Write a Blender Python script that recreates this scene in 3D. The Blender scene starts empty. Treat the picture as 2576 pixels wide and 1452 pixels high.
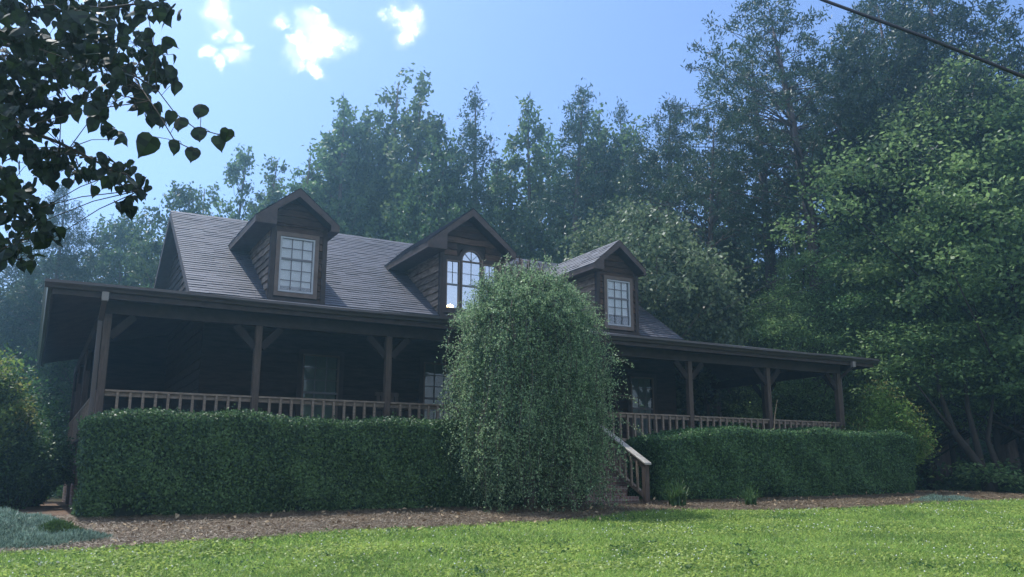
import bpy, math, random
import numpy as np
from mathutils import Vector, Matrix
R_ = math.radians
S = bpy.context.scene
COL = S.collection

# ------------------------------------------------------------------ camera
CAM = np.array([-0.9276, -15.437, -0.3292]); YAW, PITCH, ROLL = 0.5028266, 0.216421, 0.000755
FPX = 2557.5/3024
cd = bpy.data.cameras.new('camera'); cam = bpy.data.objects.new('camera', cd); COL.objects.link(cam)
cd.sensor_width = 36; cd.lens = FPX*36; cd.clip_start = .05; cd.clip_end = 2000
_f = np.array([math.sin(YAW)*math.cos(PITCH), math.cos(YAW)*math.cos(PITCH), math.sin(PITCH)])
_r = np.array([math.cos(YAW), -math.sin(YAW), 0]); _u = np.cross(_r, _f)
_r2 = _r*math.cos(ROLL)+_u*math.sin(ROLL); _u2 = -_r*math.sin(ROLL)+_u*math.cos(ROLL)
cam.matrix_world = Matrix(((_r2[0], _u2[0], -_f[0], CAM[0]), (_r2[1], _u2[1], -_f[1], CAM[1]),
                           (_r2[2], _u2[2], -_f[2], CAM[2]), (0, 0, 0, 1)))
S.camera = cam
S.render.resolution_x = 1024; S.render.resolution_y = 577

# ------------------------------------------------------------------ world, sun
SUN_AZ, SUN_EL = R_(-20), R_(59)        # azimuth from +Y towards +X
w = bpy.data.worlds.new("World"); S.world = w; w.use_nodes = True
nt = w.node_tree; nt.nodes.clear()
def N(nt, t, **k):
    n = nt.nodes.new(t)
    for a, b in k.items(): setattr(n, a, b)
    return n
def L(nt, a, b): nt.links.new(a, b)
sky = N(nt, 'ShaderNodeTexSky', sky_type='NISHITA', sun_disc=False, sun_elevation=SUN_EL, sun_rotation=SUN_AZ,
        altitude=200, air_density=1.0, dust_density=1.6, ozone_density=5.0)
tc = N(nt, 'ShaderNodeTexCoord')
# a few small cumulus puffs: noise-edged blobs round fixed compass directions
def dirpx(px, py):
    d = _f+_r2*((px-1288)/2178.6)+_u2*((726-py)/2178.6); return d/np.linalg.norm(d)
nz = N(nt, 'ShaderNodeTexNoise'); nz.inputs['Scale'].default_value = 34; nz.inputs['Detail'].default_value = 8; nz.inputs['Roughness'].default_value = .68
L(nt, tc.outputs['Generated'], nz.inputs['Vector'])
acc = None
wn = N(nt, 'ShaderNodeTexNoise'); wn.inputs['Scale'].default_value = 22; wn.inputs['Detail'].default_value = 4; L(nt, tc.outputs['Generated'], wn.inputs['Vector'])
ws = N(nt, 'ShaderNodeVectorMath', operation='MULTIPLY_ADD'); L(nt, wn.outputs['Color'], ws.inputs[0]); ws.inputs[1].default_value = (.06, .06, .06); L(nt, tc.outputs['Generated'], ws.inputs[2])
wp = N(nt, 'ShaderNodeVectorMath', operation='SUBTRACT'); L(nt, ws.outputs[0], wp.inputs[0]); wp.inputs[1].default_value = (.03, .03, .03)
CL = [(800, 112, .026, 1.6), (842, 105, .017, 1.2), (758, 128, .016, 1.2), (790, 60, .017, 1.2), (800, 150, .015, 1.15), (545, 25, .018, 1.2), (562, 62, .015, 1.15), (602, 84, .010, 1.1), (535, 122, .011, 1.05), (598, 148, .014, 1.1), (560, 160, .010, 1.0), (622, 122, .009, 1.0),
      (712, 52, .012, 1.05), (1020, 48, .020, 1.1), (1040, 20, .016, 1.1), (1002, 90, .014, 1.1), (975, 30, .008, .9)]
for px, py, rad, amp in CL:
    d = dirpx(px, py)
    vd = N(nt, 'ShaderNodeVectorMath', operation='DISTANCE'); L(nt, wp.outputs[0], vd.inputs[0]); vd.inputs[1].default_value = tuple(d)
    mr = N(nt, 'ShaderNodeMapRange', interpolation_type='SMOOTHSTEP'); L(nt, vd.outputs['Value'], mr.inputs['Value'])
    mr.inputs['From Min'].default_value = 0; mr.inputs['From Max'].default_value = rad*1.5; mr.inputs['To Min'].default_value = amp; mr.inputs['To Max'].default_value = 0
    if acc is None: acc = mr.outputs['Result']
    else:
        m = N(nt, 'ShaderNodeMath', operation='MAXIMUM'); L(nt, acc, m.inputs[0]); L(nt, mr.outputs['Result'], m.inputs[1]); acc = m.outputs[0]
ad = N(nt, 'ShaderNodeMath', operation='MULTIPLY_ADD'); L(nt, nz.outputs['Fac'], ad.inputs[0]); ad.inputs[1].default_value = 3.6; ad.inputs[2].default_value = -1.95
am = N(nt, 'ShaderNodeMath', operation='ADD'); L(nt, acc, am.inputs[0]); L(nt, ad.outputs[0], am.inputs[1])
gate = N(nt, 'ShaderNodeMath', operation='MINIMUM'); L(nt, am.outputs[0], gate.inputs[0])
g2 = N(nt, 'ShaderNodeMath', operation='MULTIPLY'); L(nt, acc, g2.inputs[0]); g2.inputs[1].default_value = 2.0; L(nt, g2.outputs[0], gate.inputs[1])
cm = N(nt, 'ShaderNodeMapRange', interpolation_type='SMOOTHSTEP'); L(nt, gate.outputs[0], cm.inputs['Value'])
cm.inputs['From Min'].default_value = .18; cm.inputs['From Max'].default_value = 1.25
# unseen thin cloud added behind the viewer for paler reflections and fill light
sp = N(nt, 'ShaderNodeSeparateXYZ'); L(nt, tc.outputs['Generated'], sp.inputs[0])
bk = N(nt, 'ShaderNodeMapRange', interpolation_type='SMOOTHSTEP'); L(nt, sp.outputs[1], bk.inputs['Value']); bk.inputs['From Min'].default_value = .05; bk.inputs['From Max'].default_value = -.45
n2 = N(nt, 'ShaderNodeTexNoise'); n2.inputs['Scale'].default_value = 3.5; n2.inputs['Detail'].default_value = 7; L(nt, tc.outputs['Generated'], n2.inputs['Vector'])
b2 = N(nt, 'ShaderNodeMath', operation='MULTIPLY'); L(nt, bk.outputs['Result'], b2.inputs[0]); b2b = N(nt, 'ShaderNodeMath', operation='MULTIPLY'); L(nt, n2.outputs['Fac'], b2b.inputs[0]); b2b.inputs[1].default_value = .6; L(nt, b2b.outputs[0], b2.inputs[1])
halo = N(nt, 'ShaderNodeMapRange', interpolation_type='SMOOTHSTEP'); L(nt, acc, halo.inputs['Value']); halo.inputs['From Min'].default_value = 0; halo.inputs['From Max'].default_value = 1.1; halo.inputs['To Max'].default_value = .32
hm_ = N(nt, 'ShaderNodeMath', operation='MAXIMUM'); L(nt, cm.outputs['Result'], hm_.inputs[0]); L(nt, halo.outputs['Result'], hm_.inputs[1])
mb_ = N(nt, 'ShaderNodeMath', operation='MAXIMUM'); L(nt, hm_.outputs[0], mb_.inputs[0]); L(nt, b2.outputs[0], mb_.inputs[1])
mixc = N(nt, 'ShaderNodeMix', data_type='RGBA'); L(nt, mb_.outputs[0], mixc.inputs['Factor'])
tint = N(nt, 'ShaderNodeMix', data_type='RGBA', blend_type='MULTIPLY'); tint.inputs['Factor'].default_value = 1; L(nt, sky.outputs[0], tint.inputs['A']); tint.inputs['B'].default_value = (.90, .93, 1.08, 1)
L(nt, tint.outputs['Result'], mixc.inputs['A']); mixc.inputs['B'].default_value = (12, 12.3, 12.6, 1)
bg = N(nt, 'ShaderNodeBackground'); bg.inputs['Strength'].default_value = .094
L(nt, mixc.outputs['Result'], bg.inputs['Color'])
wo = N(nt, 'ShaderNodeOutputWorld'); L(nt, bg.outputs[0], wo.inputs[0])

sl = bpy.data.lights.new('sun', 'SUN'); sl.energy = 2.6; sl.angle = R_(.55); sl.color = (1, .97, .92)
so = bpy.data.objects.new('sun', sl); COL.objects.link(so)
sd = Vector((math.sin(SUN_AZ)*math.cos(SUN_EL), math.cos(SUN_AZ)*math.cos(SUN_EL), math.sin(SUN_EL)))
so.rotation_euler = sd.to_track_quat('Z', 'Y').to_euler(); so.location = sd*60
S.view_settings.view_transform = 'Standard'; S.view_settings.look = 'None'; S.view_settings.exposure = 1.18; S.view_settings.gamma = 1

# ------------------------------------------------------------------ helpers
def tag(o, label=None, cat=None, group=None, kind=None):
    if label: o['label'] = label
    if cat: o['category'] = cat
    if group: o['group'] = group
    if kind: o['kind'] = kind
    return o
def empty(name, loc=(0, 0, 0), rz=0):
    o = bpy.data.objects.new(name, None); o.empty_display_size = .3; COL.objects.link(o)
    o.location = loc; o.rotation_euler = (0, 0, rz); return o
def setparent(o, p):
    if p is not None: o.parent = p
class MB:
    def __init__(s): s.v = []; s.f = []
    def poly(s, pts, faces):
        n = len(s.v); s.v += [tuple(p) for p in pts]; s.f += [tuple(i+n for i in f) for f in faces]; return s
    def box(s, x0, x1, y0, y1, z0, z1):
        return s.poly([(x0, y0, z0), (x1, y0, z0), (x1, y1, z0), (x0, y1, z0), (x0, y0, z1), (x1, y0, z1), (x1, y1, z1), (x0, y1, z1)],
                      [(3, 2, 1, 0), (4, 5, 6, 7), (0, 1, 5, 4), (1, 2, 6, 5), (2, 3, 7, 6), (3, 0, 4, 7)])
    def hexa(s, p):   # 8 points, bottom 4 ccw then top 4
        return s.poly(p, [(3, 2, 1, 0), (4, 5, 6, 7), (0, 1, 5, 4), (1, 2, 6, 5), (2, 3, 7, 6), (3, 0, 4, 7)])
    def bar(s, a, b, w, h, up=(0, 0, 1)):
        a = Vector(a); b = Vector(b); d = (b-a).normalized(); u = Vector(up); sx = d.cross(u).normalized(); u = sx.cross(d).normalized()
        P = []
        for c in (a, b):
            for i, j in ((-1, -1), (1, -1), (1, 1), (-1, 1)): P.append(c+sx*(i*w/2)+u*(j*h/2))
        return s.poly(P, [(0, 1, 2, 3), (7, 6, 5, 4), (0, 4, 5, 1), (1, 5, 6, 2), (2, 6, 7, 3), (3, 7, 4, 0)])
    def tube(s, pts, rad, n=8):
        pts = [Vector(p) for p in pts]; k0 = len(s.v)
        if not hasattr(rad, '__len__'): rad = [rad]*len(pts)
        ref = Vector((0, 0, 1)) if abs((pts[-1]-pts[0]).normalized().z) < .9 else Vector((1, 0, 0))
        for i, p in enumerate(pts):
            d = (pts[min(i+1, len(pts)-1)]-pts[max(i-1, 0)]).normalized()
            a = d.cross(ref).normalized(); b = d.cross(a)
            for k in range(n):
                t = 2*math.pi*k/n; s.v.append(tuple(p+a*math.cos(t)*rad[i]+b*math.sin(t)*rad[i]))
        for i in range(len(pts)-1):
            for k in range(n):
                q = k0+i*n; s.f.append((q+k, q+(k+1) % n, q+n+(k+1) % n, q+n+k))
        s.f.append(tuple(k0+n-1-k for k in range(n))); s.f.append(tuple(k0+(len(pts)-1)*n+k for k in range(n)))
        return s
    def build(s, name, mat, parent=None, smooth=False, bevel=0):
        me = bpy.data.meshes.new(name); me.from_pydata(s.v, [], s.f); me.validate(); me.update()
        if mat: me.materials.append(mat)
        if smooth: me.shade_smooth()
        o = bpy.data.objects.new(name, me); COL.objects.link(o); setparent(o, parent)
        if bevel:
            b = o.modifiers.new('b', 'BEVEL'); b.width = bevel; b.segments = 1; b.limit_method = 'ANGLE'; b.angle_limit = R_(50)
        return o
def quads_mesh(name, V, mat, k=4):
    """V: (n*k,3) array, each k consecutive vertices one face"""
    V = np.asarray(V, dtype=np.float32).reshape(-1, 3); n = len(V)//k
    me = bpy.data.meshes.new(name); me.vertices.add(len(V)); me.vertices.foreach_set('co', V.ravel())
    me.loops.add(n*k); me.polygons.add(n)
    me.loops.foreach_set('vertex_index', np.arange(n*k, dtype=np.int32))
    me.polygons.foreach_set('loop_start', np.arange(0, n*k, k, dtype=np.int32))
    me.update(calc_edges=True)
    if mat: me.materials.append(mat)
    return me
def qobj(name, V, mat, parent=None, k=4):
    o = bpy.data.objects.new(name, quads_mesh(name, V, mat, k)); COL.objects.link(o); setparent(o, parent); return o
def unit(a): return a/np.maximum(np.linalg.norm(a, axis=-1, keepdims=True), 1e-9)
def leaves(P, nrm, ln, wd, rng, ax=None, droop=None):
    """rhombic leaves at P with normals nrm"""
    n = len(P); nrm = unit(nrm)
    if ax is None:
        ax = rng.normal(size=(n, 3))
        if droop is not None: ax[:, 2] -= droop
    ax = ax-nrm*np.sum(ax*nrm, 1, keepdims=True); ax = unit(ax); sd_ = np.cross(nrm, ax)
    ln = (ln*rng.uniform(.65, 1.3, n))[:, None]; wd = (wd*rng.uniform(.7, 1.25, n))[:, None]
    bend = nrm*ln*rng.uniform(-.18, .05, (n, 1))
    V = np.stack([P, P+ax*ln*.45+sd_*wd*.5, P+ax*ln+bend, P+ax*ln*.45-sd_*wd*.5], 1)
    return V.reshape(-1, 3)
def spot(px, D):   # a ground position D metres off along the compass direction seen at column px of a 2576-wide picture
    d = _f+_r2*((px-1288)/2178.6)+_u2*(-474/2178.6); d = d/ (d@_f); h = CAM+d*D; return h[0], h[1]
def height_at(py, D):
    return CAM[2]+D*(math.sin(PITCH)+math.cos(PITCH)*(726-py)/2178.6)

# ------------------------------------------------------------------ materials
def mat(name, base, rough=.8, var=0, scale=5, spec=.3, bump=0, bscale=40, stretch=None, c2=None, metal=0, trans=0, coat=0):
    m = bpy.data.materials.new(name); m.use_nodes = True; t = m.node_tree; p = t.nodes['Principled BSDF']
    p.inputs['Roughness'].default_value = rough; p.inputs['Specular IOR Level'].default_value = spec; p.inputs['Metallic'].default_value = metal
    p.inputs['Base Color'].default_value = (*base, 1)
    if coat: p.inputs['Coat Weight'].default_value = coat
    tcn = N(t, 'ShaderNodeTexCoord'); mp = N(t, 'ShaderNodeMapping'); L(t, tcn.outputs['Object'], mp.inputs[0])
    if stretch: mp.inputs['Scale'].default_value = stretch
    if c2 is None: c2 = tuple(x*(1-var) for x in base); base2 = tuple(min(1, x*(1+var)) for x in base)
    else: base2 = base
    if var or c2 != base:
        n = N(t, 'ShaderNodeTexNoise'); n.inputs['Scale'].default_value = scale; n.inputs['Detail'].default_value = 6; n.inputs['Roughness'].default_value = .65
        L(t, mp.outputs[0], n.inputs[0]); r = N(t, 'ShaderNodeValToRGB'); L(t, n.outputs['Fac'], r.inputs[0])
        r.color_ramp.elements[0].position = .34; r.color_ramp.elements[1].position = .66
        r.color_ramp.elements[0].color = (*c2, 1); r.color_ramp.elements[1].color = (*base2, 1)
        L(t, r.outputs[0], p.inputs['Base Color'])
    if bump:
        n2 = N(t, 'ShaderNodeTexNoise'); n2.inputs['Scale'].default_value = bscale; n2.inputs['Detail'].default_value = 4
        L(t, mp.outputs[0], n2.inputs[0]); b = N(t, 'ShaderNodeBump'); b.inputs['Strength'].default_value = bump; b.inputs['Distance'].default_value = .02
        L(t, n2.outputs['Fac'], b.inputs['Height']); L(t, b.outputs[0], p.inputs['Normal'])
    return m
def islands(m, lo=.55, hi=1.5):
    t = m.node_tree; p = t.nodes['Principled BSDF']; src = p.inputs['Base Color'].links[0].from_socket
    geo = N(t, 'ShaderNodeNewGeometry'); mr = N(t, 'ShaderNodeMapRange'); L(t, geo.outputs['Random Per Island'], mr.inputs['Value']); mr.inputs['To Min'].default_value = lo; mr.inputs['To Max'].default_value = hi
    h = N(t, 'ShaderNodeHueSaturation'); L(t, mr.outputs['Result'], h.inputs['Value']); L(t, src, h.inputs['Color']); L(t, h.outputs[0], p.inputs['Base Color']); return m
def leafmat(name, c1, c2, transl=.45, scale=1.2, tcol=None, rough=.5, island=.25, st=None):
    m = bpy.data.materials.new(name); m.use_nodes = True; t = m.node_tree; t.nodes.clear()
    tcn = N(t, 'ShaderNodeTexCoord'); n = N(t, 'ShaderNodeTexNoise'); n.inputs['Scale'].default_value = scale; n.inputs['Detail'].default_value = 3
    if st: mp = N(t, 'ShaderNodeMapping'); mp.inputs['Scale'].default_value = st; L(t, tcn.outputs['Object'], mp.inputs[0]); L(t, mp.outputs[0], n.inputs[0])
    else: L(t, tcn.outputs['Object'], n.inputs[0])
    geo = N(t, 'ShaderNodeNewGeometry'); oi = N(t, 'ShaderNodeObjectInfo')
    a = N(t, 'ShaderNodeMath', operation='MULTIPLY_ADD'); L(t, geo.outputs['Random Per Island'], a.inputs[0]); a.inputs[1].default_value = island*2; L(t, n.outputs['Fac'], a.inputs[2])
    a2 = N(t, 'ShaderNodeMath', operation='SUBTRACT'); L(t, a.outputs[0], a2.inputs[0]); a2.inputs[1].default_value = island
    r = N(t, 'ShaderNodeValToRGB'); L(t, a2.outputs[0], r.inputs[0]); e = r.color_ramp.elements
    e[0].position = .25; e[0].color = (*c1, 1); e[1].position = .75; e[1].color = (*c2, 1)
    hs = N(t, 'ShaderNodeHueSaturation'); L(t, r.outputs[0], hs.inputs['Color'])
    mv = N(t, 'ShaderNodeMath', operation='MULTIPLY_ADD'); L(t, oi.outputs['Random'], mv.inputs[0]); mv.inputs[1].default_value = .35; mv.inputs[2].default_value = .82
    L(t, mv.outputs[0], hs.inputs['Value'])
    mh = N(t, 'ShaderNodeMath', operation='MULTIPLY_ADD'); L(t, oi.outputs['Random'], mh.inputs[0]); mh.inputs[1].default_value = .03; mh.inputs[2].default_value = .485
    L(t, mh.outputs[0], hs.inputs['Hue'])
    d = N(t, 'ShaderNodeBsdfPrincipled'); d.inputs['Roughness'].default_value = rough; d.inputs['Specular IOR Level'].default_value = .35
    L(t, hs.outputs[0], d.inputs['Base Color'])
    tr = N(t, 'ShaderNodeBsdfTranslucent')
    if tcol:
        mx0 = N(t, 'ShaderNodeMix', data_type='RGBA', blend_type='MULTIPLY'); mx0.inputs['Factor'].default_value = 1
        L(t, hs.outputs[0], mx0.inputs['A']); mx0.inputs['B'].default_value = (*tcol, 1); L(t, mx0.outputs['Result'], tr.inputs[0])
    else: L(t, hs.outputs[0], tr.inputs[0])
    mx = N(t, 'ShaderNodeMixShader'); mx.inputs[0].default_value = transl; L(t, d.outputs[0], mx.inputs[1]); L(t, tr.outputs[0], mx.inputs[2])
    o = N(t, 'ShaderNodeOutputMaterial'); L(t, mx.outputs[0], o.inputs[0]); return m
M = {}
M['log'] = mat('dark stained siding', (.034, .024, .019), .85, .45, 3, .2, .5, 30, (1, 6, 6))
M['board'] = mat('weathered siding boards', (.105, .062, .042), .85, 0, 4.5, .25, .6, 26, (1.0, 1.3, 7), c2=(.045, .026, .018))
M['cheek'] = mat('weathered dormer side boards', (.32, .245, .185), .85, 0, 3.0, .25, .6, 26, (1.0, 1.1, 5), c2=(.09, .06, .045))
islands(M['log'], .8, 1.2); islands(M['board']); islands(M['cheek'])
M['fascia'] = mat('reddish brown fascia', (.075, .054, .050), .7, .25, 6, .3, .2, 40)
M['trim'] = mat('dark brown trim', (.042, .030, .026), .7, .3, 6, .3, .2, 40)
M['brace'] = mat('dark knee brace', (.028, .021, .018), .85, .3, 4, .15)
M['post'] = mat('weathered brown post', (.085, .062, .050), .8, .35, 4, .25, .3, 30, (8, 8, 1))
M['rail'] = mat('greyed wood rail', (.215, .165, .122), .75, .3, 5, .35, .3, 30, (2, 6, 6))
M['handrail'] = mat('pale handrail', (.33, .30, .265), .5, .25, 9, .5, .3, 40)  # paler and smoother than the railing wood
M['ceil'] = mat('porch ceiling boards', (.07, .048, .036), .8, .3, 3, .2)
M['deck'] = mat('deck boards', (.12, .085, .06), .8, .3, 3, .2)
M['gutter'] = mat('dark bronze gutter', (.06, .05, .048), .32, .1, 3, .5, metal=.3)
M['spout'] = mat('brown downspout', (.085, .066, .056), .5, .1, 3, .4)
M['frame'] = mat('white window frame', (.36, .38, .40), .5, .08, 4, .4)
M['frame2'] = mat('tan window trim', (.13, .095, .075), .6, .2, 5, .3)
M['blind'] = mat('white blinds', (.82, .85, .85), .6, .04, 4, .3)
M['sash'] = mat('grey sash bars', (.14, .14, .15), .5, .1, 4, .4)
M['dark'] = mat('dark room', (.02, .021, .024), .9)
M['bark'] = mat('grey brown bark', (.13, .10, .085), .9, .4, 3, .15, .9, 12, (3, 3, 1))
M['pinebark'] = mat('pine bark', (.11, .085, .075), .9, .4, 2.5, .15, .9, 9, (3, 3, .8))
M['palebark'] = mat('pale dead bark', (.42, .38, .33), .85, 0, 2.2, .2, .5, 12, (2, 2, 1), c2=(.16, .12, .10))
M['twig'] = mat('dark twig bark', (.04, .032, .026), .85, .3, 8, .2)
M['cable'] = mat('black cable', (.012, .012, .014), .5, 0, 1, .5)
M['chair'] = mat('porch chair wood', (.09, .065, .05), .7, .2, 5, .3)
# brick
def brickmat():
    m = bpy.data.materials.new('brown brick'); m.use_nodes = True; t = m.node_tree; p = t.nodes['Principled BSDF']; p.inputs['Roughness'].default_value = .9
    tcn = N(t, 'ShaderNodeTexCoord'); mp = N(t, 'ShaderNodeMapping'); L(t, tcn.outputs['Object'], mp.inputs[0])
    sx = N(t, 'ShaderNodeSeparateXYZ'); L(t, mp.outputs[0], sx.inputs[0]); a = N(t, 'ShaderNodeMath', operation='ADD'); L(t, sx.outputs[0], a.inputs[0]); L(t, sx.outputs[1], a.inputs[1])
    cx = N(t, 'ShaderNodeCombineXYZ'); L(t, a.outputs[0], cx.inputs[0]); L(t, sx.outputs[2], cx.inputs[1])
    b = N(t, 'ShaderNodeTexBrick'); L(t, cx.outputs[0], b.inputs['Vector']); b.inputs['Color1'].default_value = (.22, .125, .10, 1); b.inputs['Color2'].default_value = (.13, .075, .06, 1)
    b.inputs['Mortar'].default_value = (.26, .22, .2, 1); b.inputs['Scale'].default_value = 1; b.inputs['Brick Width'].default_value = .21; b.inputs['Row Height'].default_value = .075; b.inputs['Mortar Size'].default_value = .006
    L(t, b.outputs[0], p.inputs['Base Color']); bp = N(t, 'ShaderNodeBump'); bp.inputs['Strength'].default_value = .5; bp.inputs['Distance'].default_value = .01; bp.invert = True
    L(t, b.outputs['Fac'], bp.inputs['Height']); L(t, bp.outputs[0], p.inputs['Normal']); return m
M['brick'] = brickmat()
def rowlockmat():
    m = brickmat(); m.name = 'rowlock step brick'; b = [n for n in m.node_tree.nodes if n.type == 'TEX_BRICK'][0]
    b.offset = 0; b.inputs['Brick Width'].default_value = .075; b.inputs['Row Height'].default_value = .1; b.inputs['Mortar Size'].default_value = .008; return m
M['rowlock'] = rowlockmat()
def shinglemat():
    m = bpy.data.materials.new('asphalt shingles'); m.use_nodes = True; t = m.node_tree; p = t.nodes['Principled BSDF']
    p.inputs['Roughness'].default_value = .68; p.inputs['Specular IOR Level'].default_value = .5
    geo = N(t, 'ShaderNodeNewGeometry'); tcn = N(t, 'ShaderNodeTexCoord')
    n = N(t, 'ShaderNodeTexNoise'); n.inputs['Scale'].default_value = 90; n.inputs['Detail'].default_value = 2; L(t, tcn.outputs['Object'], n.inputs[0])
    n3 = N(t, 'ShaderNodeTexNoise'); n3.inputs['Scale'].default_value = .8; n3.inputs['Detail'].default_value = 3; L(t, tcn.outputs['Object'], n3.inputs[0])
    a = N(t, 'ShaderNodeMath', operation='MULTIPLY_ADD'); L(t, geo.outputs['Random Per Island'], a.inputs[0]); a.inputs[1].default_value = .28; a.inputs[2].default_value = .06
    a1 = N(t, 'ShaderNodeMath', operation='MULTIPLY_ADD'); L(t, n.outputs['Fac'], a1.inputs[0]); a1.inputs[1].default_value = .35; L(t, a.outputs[0], a1.inputs[2])
    a2 = N(t, 'ShaderNodeMath', operation='MULTIPLY_ADD'); L(t, n3.outputs['Fac'], a2.inputs[0]); a2.inputs[1].default_value = .35; L(t, a1.outputs[0], a2.inputs[2])
    r = N(t, 'ShaderNodeValToRGB'); L(t, a2.outputs[0], r.inputs[0]); r.color_ramp.elements[0].position = .2; r.color_ramp.elements[1].position = .95
    r.color_ramp.elements[0].color = (.034, .035, .046, 1); r.color_ramp.elements[1].color = (.098, .102, .135, 1); L(t, r.outputs[0], p.inputs['Base Color'])
    return m
M['shingle'] = shinglemat()
def glassmat(name, tint=(.93, .96, .97), refl=1.0):
    m = bpy.data.materials.new(name); m.use_nodes = True; t = m.node_tree; t.nodes.clear()
    g = N(t, 'ShaderNodeBsdfGlossy'); g.inputs['Roughness'].default_value = .02; g.inputs['Color'].default_value = (.9, .92, .95, 1)
    tr = N(t, 'ShaderNodeBsdfTransparent'); tr.inputs[0].default_value = (*tint, 1)
    fr = N(t, 'ShaderNodeFresnel'); fr.inputs[0].default_value = 1.6
    mu = N(t, 'ShaderNodeMath', operation='MULTIPLY_ADD'); L(t, fr.outputs[0], mu.inputs[0]); mu.inputs[1].default_value = 1.5*refl; mu.inputs[2].default_value = .06*refl; mu.use_clamp = True
    tcn = N(t, 'ShaderNodeTexCoord'); nn = N(t, 'ShaderNodeTexNoise'); nn.inputs['Scale'].default_value = 1.6; L(t, tcn.outputs['Object'], nn.inputs[0])
    bp = N(t, 'ShaderNodeBump'); bp.inputs['Strength'].default_value = .08; bp.inputs['Distance'].default_value = .05; L(t, nn.outputs['Fac'], bp.inputs['Height']); L(t, bp.outputs[0], g.inputs['Normal'])
    mx = N(t, 'ShaderNodeMixShader'); L(t, mu.outputs[0], mx.inputs[0]); L(t, tr.outputs[0], mx.inputs[1]); L(t, g.outputs[0], mx.inputs[2])
    o = N(t, 'ShaderNodeOutputMaterial'); L(t, mx.outputs[0], o.inputs[0]); return m
M['glass'] = glassmat('window glass'); M['glass3'] = glassmat('porch glass dimmed for shade', (.6, .66, .66), .35); M['glass2'] = glassmat('reflective window glass', (.4, .45, .5), 4.5)  # glass3 has porch shade put in by darker tint and weaker reflection

M['leaf_far'] = leafmat('forest leaves', (.035, .075, .030), (.11, .19, .065), .5)
M['leaf_pale'] = leafmat('pale forest leaves', (.05, .10, .040), (.17, .27, .095), .5)
M['needle'] = leafmat('pine needles', (.022, .050, .028), (.065, .12, .06), .35)
M['leaf_bright'] = leafmat('bright understory leaves', (.06, .14, .045), (.30, .47, .18), .5, .9)
M['leaf_pear'] = leafmat('pear tree leaves', (.05, .09, .045), (.20, .27, .14), .4, island=.4)
M['hedge'] = leafmat('holly hedge leaves', (.022, .066, .022), (.11, .22, .07), .3, 2.5, rough=.5, island=.45)
M['hedgecore'] = mat('hedge shade core', (.008, .014, .007), .95, .3, 9)
M['weep'] = leafmat('weeping leaves', (.05, .10, .045), (.34, .46, .24), .45, 5.0, island=.4, st=(1, 1, .3))
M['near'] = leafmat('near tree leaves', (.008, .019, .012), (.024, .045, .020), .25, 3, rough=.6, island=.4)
M['bush'] = leafmat('bush leaves', (.045, .11, .025), (.27, .43, .10), .55, 2)
M['redtip'] = leafmat('reddish new leaves', (.22, .22, .06), (.38, .38, .12), .55, 4)
M['lily'] = leafmat('lily blades', (.04, .09, .03), (.09, .17, .05), .4, 4)
M['juniper'] = leafmat('grey green juniper', (.07, .12, .085), (.26, .36, .28), .3, 5, island=.5)
M['flower'] = mat('white clover flower', (.75, .75, .68), .8)
M['grass'] = leafmat('lawn grass', (.095, .18, .04), (.37, .49, .12), .6, .9, island=.3)
M['clover'] = leafmat('clover leaves', (.13, .24, .05), (.46, .60, .15), .5, 1.3, island=.35)
M['dry'] = mat('dry stems', (.30, .22, .13), .85, .3, 6)
M['stump'] = mat('old stump wood', (.17, .12, .085), .9, .4, 5, .15, .6, 20)

# ------------------------------------------------------------------ terrain
def g(x, y):
    x = np.asarray(x, float); y = np.asarray(y, float)
    b = -.9+.012*np.clip(x, 0, 18)
    b = b-.045*np.clip(-1.9-y, 0, 6.1)-.009*np.clip(-8-y, 0, 9)**2-.06*np.clip(-17-y, 0, 30)
    d1 = np.clip(x-(22.5-.12*np.clip(y, -6, 30)), 0, 60); b = b+.26*d1*(d1/(d1+2))
    d2 = np.clip(y-14-.1*x, 0, 80); b = b+.10*d2*(d2/(d2+5))
    return b
def gz(x, y): return float(g(x, y))
EDGE = [(-30, -6.6), (-8, -6.1), (-1.24, -5.76), (-.95, -5.49), (-.36, -5.42), (.53, -5.17), (2.24, -4.85), (3.31, -4.72), (4.79, -4.61), (5.76, -4.59), (6.5, -4.45), (7.17, -4.06), (7.86, -3.72),
        (8.64, -3.71), (9.95, -4.19), (12.74, -4.34), (14.79, -4.07), (17.63, -4.0), (19.5, -3.4), (20.5, -2.9), (21.5, -2.6), (60, 2)]
EX = np.array([e[0] for e in EDGE]); EY = np.array([e[1] for e in EDGE])
def edge(x): return np.interp(x, EX, EY)+.05*np.sin(np.asarray(x)*3.1)+.035*np.sin(np.asarray(x)*7.7+1)
def soil(name, ca, cb, sc=7):
    m = mat(name, ca, .95, 0, sc, .1, .8, 60, c2=cb); return m
M['lawnsoil'] = soil('lawn ground', (.17, .25, .05), (.08, .13, .03), 5)
M['straw'] = soil('pine straw mulch', (.22, .15, .105), (.09, .06, .045), 9)
M['forestfloor'] = soil('forest leaf litter', (.075, .062, .030), (.030, .026, .014), 1.2)
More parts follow.
